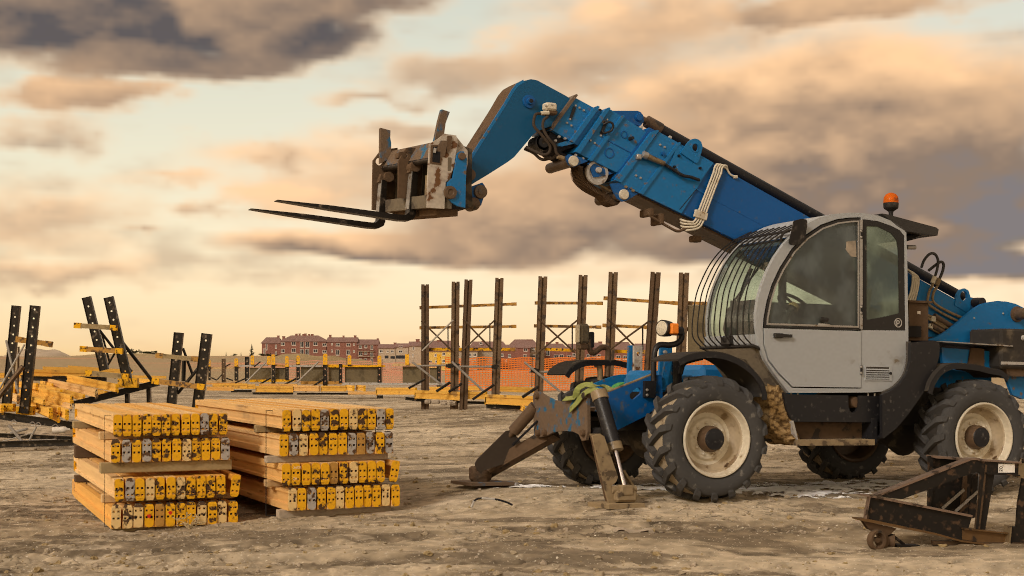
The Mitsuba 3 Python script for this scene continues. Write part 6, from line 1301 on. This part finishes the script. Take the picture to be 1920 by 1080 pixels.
for i in range(4): pipe('pipe', 'A', [(150, 350 - i * 2 + 30 * i * .2, 1.08)] if False else [(140 + i * 17, 400, 1.07), (175 + i * 14, 300, 1.07), (185 + i * 13, 210 + i * 6, 1.07), (170 + i * 12, 178 + i * 7, 1.07), (140 + i * 10, 158 + i * 6, 1.08)], .011, 'cream', soft=4, parent=boom)

# --- fork carriage
fc = fresh(TH + '__fork_carriage')
CR = np.eye(4); _t = math.radians(4.3); CR[1:3, 1:3] = [[math.cos(_t), -math.sin(_t)], [math.sin(_t), math.cos(_t)]]
_c = np.array([0, .70, 2.60]); CR[:3, 3] = _c - CR[:3, :3] @ _c
def tpc(name, parts, bsdf='paint', smooth=False, parent=None): return obj(name, parts, parent, bsdf, smooth, MT @ CR)
def cpl(name, pts, y0, y1, k='rustwhite', wear=.8, bsdf='matte', w='C', holes=()): return tplate(name, w, pts, y0, y1, k, wear, bsdf, holes, fc)
# the near end of the carriage: a flaked white box plate turned to the camera with a window, and the blue hitch plate behind it
cpl('end_plate', [(565, 312), (640, 268), (690, 228), (790, 243), (802, 300), (770, 500), (742, 590), (700, 640), (690, 862), (545, 852), (548, 640), (556, 480)], .68, .70, 'rustwhite', .95)
cpl('end_plate', [(785, 246), (886, 372), (888, 480), (868, 560), (800, 520), (790, 400)], .72, .74, 'rustwhite', .55)
cpl('hitch_plate', [(800, 395), (820, 378), (852, 376), (880, 440), (872, 600), (866, 852), (800, 838), (760, 812), (716, 762), (718, 640), (762, 600), (782, 500)], .655, .679, 'blue', .9, bsdf='paint')
cpl('window_frame', [(578, 325), (672, 318), (662, 492), (570, 478)], .672, .6795, 'rust', .6)
tp('window_recess', [(ext(Polygon(pol('C', [(592, 340), (655, 336), (646, 476), (584, 465)], .68)), .668, .6715), 'black', .8), (bar(q3('C', 612, 350, .66), q3('C', 606, 390, .66), .01, .02), 'galv', 0)], 'matte', False, fc)
cpl('stiffener', [(718, 245), (755, 250), (745, 345), (715, 395), (712, 320)], .665, .6795, 'rust', .6)
tps('hitch_pin', [(lathe([(0, -.02), (.022, -.02), (.03, -.03), (.055, -.028), (.06, 0)], q3('C', 735, 725, .66), [0, 1, 0], 16), 'rust', .6), (lathe([(0, -.03), (.03, -.028), (.035, 0)], q3('C', 835, 420, .655), [0, 1, 0], 14), 'rust', .5)], 'paint', 40, fc)
# cross members between the ends
xa = q3('C', 565, 312, .68)[0]
def cross(name, px_, zx, y0, y1, dx, dz, k, wr=.8, back=.0):
    c = q3('C', *px_, .72); return tp(name, [(box(xa - dx - back, xa - back, y0, y1, c[2] - dz, c[2]), k, wr)], 'matte', False, fc)
zt, zb = q3('C', 560, 285, .72)[2], q3('C', 545, 850, .72)[2]
tpc('top_beam', [(hexa([[xa - .14, .701, zt - .13], [xa - .02, .701, zt - .16], [xa - .02, 2.04, zt - .16], [xa - .14, 2.04, zt - .13], [xa - .16, .701, zt], [xa - .10, .701, zt], [xa - .10, 2.04, zt], [xa - .16, 2.04, zt]]), 'rustblue', .95)], 'matte', False, fc)
tpc('bottom_beam', [(box(xa - .22, xa - .02, .701, 2.04, zb, zb + .11), 'dirtygrey', .8), (box(xa - .3, xa - .1, .75, 1.9, zb - .06, zb - .002), 'rust', .5)], 'matte', False, fc)
tpc('back_plate', [(box(xa - .20, xa - .17, .701, 2.04, zb + .11, zt - .14), 'dirtygrey', .9), (box(xa - .168, xa - .14, 1.40, 1.78, zb + .25, zt - .2), 'brass', .8), (box(xa - .168, xa - .10, .72, 1.06, zb + .12, zb + .3), 'brass', .8)], 'matte', False, fc)
s0 = q3('C', 545, 440, .70); tpc('fork_shaft', [(tube([[xa - .05, .70, s0[2]], [xa - .05, 2.03, s0[2]]], .030, 14), 'steel', .7)], 'metal', 40, fc)
sq = q3('C', 120, 480, 2.0)
tpc('end_plate', [(ext(Polygon([(xa - .18, zb), (xa + .05, zb + .02), (xa + .06, zt - .10), (xa - .02, zt + .01), (xa - .18, zt + .04)]).difference(Point(xa - .0, s0[2] + .06).buffer(.035, 8)), 2.041, 2.07), 'rust', .7)], 'matte', False, fc)
tpc('middle_plate', [(ext(Polygon([(xa - .16, zb + .1), (xa + .06, zb + .1), (xa + .07, zt - .15), (xa + .0, zt - .03), (xa - .16, zt - .01)]).difference(Point(xa + .01, s0[2] + .07).buffer(.03, 8)), 1.30, 1.325), 'rust', .8)], 'matte', False, fc)
for w, pts, lat, k in (('C', [(152, 178), (235, 200), (232, 260), (240, 300), (240, 430), (150, 480)], 1.93, 'rustblue'), ('C', [(668, 22), (736, 44), (700, 140), (680, 285), (600, 330), (640, 130)], .78, 'rustblue')):
    tplate('backrest_bar', w, pts, lat, lat + .05, k, .9, 'matte', (), fc)
cpl('bolt_box', [(305, 385), (345, 378), (372, 385), (370, 430), (300, 430)], 1.35, 1.45, 'rust', .6)
def fork(yc, tip, heel, shank_top):
    f = fresh(fc + '__fork')
    x0, z0 = heel[0], heel[2]
    w = .055
    d = unit(np.array([tip[0] - heel[0], 0, tip[2] - heel[2]])); n = np.array([-d[2], 0, d[0]])
    H = np.array([heel[0], yc, heel[2]]); Lg = np.linalg.norm(np.array(tip)[[0, 2]] - np.array(heel)[[0, 2]])
    up = unit(np.array([-.02, 0, 1.0])); fw = np.array([1, 0, 0])
    prof = [H + d * Lg, H + d * Lg * .6 - n * .020, H + d * .12 - n * .034, H + d * .03 - n * .028, H - d * .015 + up * .0 - n * .0, H - d * .03 + up * .04, ]
    top = [H + d * Lg + n * .006, H + d * Lg * .6 + n * .018, H + d * .14 + n * .016, H + d * .065 + n * .02, H + d * .035 + n * .05]
    sh = H + up * (shank_top - heel[2])
    poly = [p[[0, 2]] for p in prof] + [(sh - fw * .035)[[0, 2]], (sh + fw * .012)[[0, 2]]] + [p[[0, 2]] for p in top[::-1]]
    m = ext(Polygon(poly).buffer(0), yc - w, yc + w)
    obj(f[len(TH) + 2:] if False else 'fork', [(m, 'steel', .75)], fc, 'metal', False, MT)
    obj('fork_face', [(ext(Polygon([(sh[0] + .0125, sh[2]), (sh[0] + .0165, sh[2]), (top[-1][0] + .004, top[-1][2] + .03), (top[-1][0] + .0005, top[-1][2] + .03)]), yc - w * .8, yc + w * .8), 'galv', .8)], fc, 'metal', False, MT)
    obj('fork_hook', [(ext(Polygon([(sh[0] - .05, sh[2] - .02), (sh[0] + .04, sh[2] - .02), (sh[0] + .015, sh[2] + .06), (sh[0] - .03, sh[2] + .08)]), yc - w * .7, yc + w * .7), 'rust', .8), (tube([[xa - .05, yc - .075, s0[2]], [xa - .05, yc + .075, s0[2]]], .048, 12), 'rust', .7)], fc, 'matte', False, MT)
_used.discard(fc + '__fork')
hB, tB = L(770, 410, 1.22), L(517, 377, 1.22); hA, tA = L(713, 424, 1.93), L(468, 393, 1.93)
st_ = s0[2] - .03
fork(1.22, tB, hB, st_); fork(1.93, tA, hA, st_)
# pivot links under the gooseneck
cpl('link_plate', [(900, 690), (940, 665), (1010, 640), (1032, 670), (1030, 740), (1000, 830), (965, 865), (920, 868), (890, 840), (880, 760)], 1.0, 1.04, 'deepblue', .75, bsdf='paint')
cpl('link_plate', [(900, 690), (940, 665), (1010, 640), (1032, 670), (1030, 740), (1000, 830), (965, 865), (920, 868), (890, 840), (880, 760)], 1.55, 1.59, 'deepblue', .75, bsdf='paint')
tps('link_pin', [(lathe([(0, -.04), (.03, -.038), (.035, -.03), (.06, -.028), (.064, 0), (.064, .1)], q3('C', 990, 720, 1.0), [0, 1, 0], 18), 'rustblue', .6), (lathe([(0, -.03), (.03, -.028), (.055, -.02), (.06, 0), (.06, .1)], q3('C', 938, 820, 1.0), [0, 1, 0], 18), 'rust', .6), (lathe([(0, -.05), (.05, -.045), (.06, 0), (.06, .4)], q3('C', 895, 578, 1.02), [0, 1, 0], 18), 'rust', .5)], 'paint', 40, fc)
tp('hitch_frame', [(ext(Polygon(pol('C', [(770, 330), (885, 375), (880, 700), (890, 850), (850, 870), (660, 885), (575, 870), (570, 855), (700, 850), (740, 780), (760, 600)], 1.06)), .95, 1.62), 'dustyblack', .8)], 'matte', False, fc)
tp('drop_tab', [(ext(Polygon(pol('C', [(565, 885), (662, 875), (655, 928), (570, 905)], 1.1)), 1.1, 1.13), 'rust', .7)], 'matte', False, fc)

# ---------------------------------------------------------------- steel trolley frame in the right foreground
TR = thing('steel_trolley', 'rusty black steel trolley frame with a castor wheel, in front of the rear wheel', 'steel frame')
TY = 10.9
ta_ = math.radians(8)                                                  # its side faces the camera; depth grows to the right
tx, ty = np.array([math.cos(ta_), math.sin(ta_), 0]), np.array([-math.sin(ta_), math.cos(ta_), 0])
TO = at(1650, 1030, TY); TO[2] = gz(TO[0], TO[1])
def tl(zx, zy, d=0.0):                                                 # trolley frame: metres along, up on the plane d behind its near side
    u, v = 1600 + zx / 4.909, 830 + zy / 4.909
    q = np.array([(u - CX) / F, 1, (YH - v) / F]); e = np.array([0, 0, EYE]) - TO
    t = (d - e @ ty) / (q @ ty); w = e + q * t
    return np.array([w @ tx, d, w[2]])
TM = frame4(TO, tx, ty, [0, 0, 1])
def to(name, parts, bsdf='metal', smooth=False, parent=TR): return obj(name, parts, parent, bsdf, smooth, TM)
def tpoly(pts, d): return Polygon([tuple(tl(x, y, d)[[0, 2]]) for x, y in pts]).buffer(0)
d0 = .0
to('side_beam', [(ext(tpoly([(150, 488), (1095, 672), (1060, 790), (1415, 845), (1420, 965), (1000, 905), (750, 838), (120, 708)], .05), .05, .062), 'blackrust', .8), (ext(tpoly([(120, 700), (760, 832), (1000, 900), (1420, 958), (1420, 972), (1000, 915), (750, 848), (40, 712), (36, 698)], 0), -.0, .11), 'rustorange', .6), (ext(tpoly([(75, 478), (150, 480), (1100, 668), (1095, 688), (150, 500), (80, 490)], 0), 0, .11), 'rustedge', .8), (ext(tpoly([(112, 700), (150, 492), (162, 494), (124, 704)], 0), .003, .05), 'rustedge', .9), (ext(tpoly([(1000, 800), (1062, 792), (1415, 847), (1418, 950), (1000, 890)], .049), .046, .0495), 'rustorange', .8)], 'metal')
to('side_beam', [(ext(tpoly([(1020, 800), (1425, 840), (1425, 828), (1020, 788)], .0), 0, .11), 'rustorange', .6)])
to('diagonal', [(ext(tpoly([(225, 490), (1090, 150), (1165, 150), (1150, 270), (1040, 300), (450, 520), (330, 508)], .02), .02, .035), 'blackrust', .7), (ext(tpoly([(215, 482), (1085, 143), (1168, 143), (1160, 160), (1090, 160), (240, 494)], .0), 0, .10), 'rustedge', .7)])
to('post', [(ext(tpoly([(1160, 160), (1225, 165), (1215, 420), (1160, 795), (1130, 795), (1155, 560), (1165, 300)], .03), .03, .04), 'blackrust', .95), (ext(tpoly([(1225, 280), (1300, 285), (1215, 800), (1150, 795), (1195, 500)], .07), .07, .08), 'blackrust', .6), (ext(tpoly([(1215, 200), (1232, 205), (1165, 795), (1150, 795)], .03), .028, .10), 'rust', .9)])
to('top_rail', [(ext(tpoly([(1150, 165), (1545, 190), (1545, 300), (1225, 280), (1150, 270)], .03), .03, .045), 'blackrust', .8), (ext(tpoly([(1140, 150), (1545, 178), (1545, 192), (1150, 168)], .01), .0, .10), 'rustedge', .8), (ext(tpoly([(1225, 275), (1530, 295), (1530, 307), (1225, 290)], .01), .0, .08), 'blackrust', .95)])
# the plates and rail on the far side
DF = .62
to('cross_rail', [(ext(tpoly([(685, 125), (735, 118), (735, 235), (690, 262)], .25), .25, .26), 'blackrust', .95), (ext(tpoly([(735, 140), (1140, 165), (1000, 220), (735, 235)], .30), .30, .315), 'blackrust', .7), (ext(tpoly([(700, 115), (1140, 150), (1140, 166), (735, 140), (700, 130)], .28), .22, .34), 'rustedge', .8)])
to('cross_plate', [(ext(tpoly([(700, 420), (920, 300), (1000, 300), (985, 660), (690, 590)], DF - .2), DF - .2, DF - .18), 'blackrust', .7), (ext(tpoly([(690, 425), (735, 420), (705, 592), (685, 585)], DF - .22), DF - .23, DF - .2), 'blackrust', .95)])
sl_ = tpoly([(1000, 300), (1150, 280), (1130, 640), (1060, 690), (960, 655)], DF - .1)
to('cross_plate', [(ext(sl_, DF - .1, DF - .08), 'blackrust', .8)])
to('slotted_plate', [(ext(tpoly([(1020, 310), (1050, 305), (1040, 600), (985, 640)], DF - .3), DF - .3, DF - .28), 'rust', .6), (ext(tpoly([(1100, 300), (1150, 280), (1130, 690), (1060, 700)], DF - .32), DF - .32, DF - .30), 'blackrust', .8)])
for a, b in (((820, 605), (1020, 432)), ((940, 632), (1145, 448))): to('stay', [(bar(tl(*a, .3), tl(*b, .3), .012, .02), 'galv', .3)])
to('right_post', [(ext(tpoly([(1525, 190), (1572, 190), (1572, 330), (1520, 320)], .02), .02, .12), 'brass', .8), (ext(tpoly([(1560, 330), (1585, 330), (1585, 980), (1510, 985), (1415, 970), (1445, 770), (1505, 770), (1520, 560)], .02), .02, .05), 'blackrust', .7), (ext(tpoly([(1440, 765), (1450, 765), (1430, 970), (1412, 970)], .0), -.02, .09), 'brass', .8), (ext(tpoly([(1565, 150), (1900, 160), (1900, 300), (1565, 290)], .02), .021, .05), 'blackrust', .8), (ext(tpoly([(1800, 300), (1900, 300), (1880, 985), (1790, 985)], .02), .022, .05), 'blackrust', .7)])
sg = fresh(TR + '__sign')
a, b = tl(1335, 195, .025), tl(1485, 275, .025)
obj('plate', [(box(a[0], b[0], .022, .0285, b[2], a[2]), 'white', .6)], sg, 'matte', False, TM)
m = meshkit.text_mesh('20', .028, .001, bold=True); v = np.asarray(m.vertices)
obj('number', [(tm(np.stack([a[0] + .004 + (.030 - v[:, 1]) * .9, .0215 - v[:, 2], a[2] - .045 + (v[:, 0] - .02) * .9], 1) , m.faces), 'black', 0)], sg, 'matte', False, TM)
# castor
cw = fresh(TR + '__castor')
c = tl(215, 895, .0); rr = c[2] + .0
rr = abs(tl(215, 990, .0)[2] - c[2])
obj('tyre', [(lathe([(rr * .72, -.025), (rr * .95, -.026), (rr, -.018), (rr, .018), (rr * .95, .026), (rr * .72, .025), (rr * .72, -.025)], c, unit([.35, -1, 0]), 28), 'rust', .9)], cw, 'matte', 40, TM)
obj('fork', [(ext(tpoly([(95, 722), (400, 790), (345, 840), (290, 870), (240, 900), (200, 830), (150, 800)], .05), .05, .062), 'rust', .8), (ext(tpoly([(95, 722), (400, 790), (345, 840), (250, 850), (150, 800)], .03), .095, .108), 'rust', .8), (tube([c - [0, .02, 0], c + [0, .1, 0]], .02, 10), 'rust', .4)], cw, 'metal', False, TM)
c2 = tl(335, 900, .10)
obj('hub', [(lathe([(.0, -.03), (.045, -.03), (.05, 0), (.05, .04), (0, .04)], c2, [.9, -.4, 0], 16), 'rust', .7), (lathe([(.0, -.03), (.045, -.028), (.05, 0), (.05, .03), (0, .03)], tl(262, 905, .06), unit([.35, -1, 0]), 16), 'rust', .7)], cw, 'matte', 40, TM)
obj('brake_pedal', [(tube([tl(290, 840, .08), tl(350, 850, .08), tl(420, 900, .08), tl(470, 940, .08)], .012, 8, 3), 'steel', .6), (bar(tl(380, 945, .09), tl(590, 950, .09), .10, .02), 'steel', .5)], cw, 'metal', 40, TM)
k = obj('scrap_bar', [(bar(TO + tx * .46 + ty * .1 + [0, 0, .035], TO + tx * 1.35 + ty * .02 + [0, 0, .012], .05, .03), 'rust', .6)], None, 'metal'); tag(k, 'flat rusty bar lying on the dirt under the trolley frame', 'metal bar')
labels['sky'] = {'label': 'sunset sky with torn grey and orange clouds over a cream horizon', 'category': 'sky', 'kind': 'structure'}
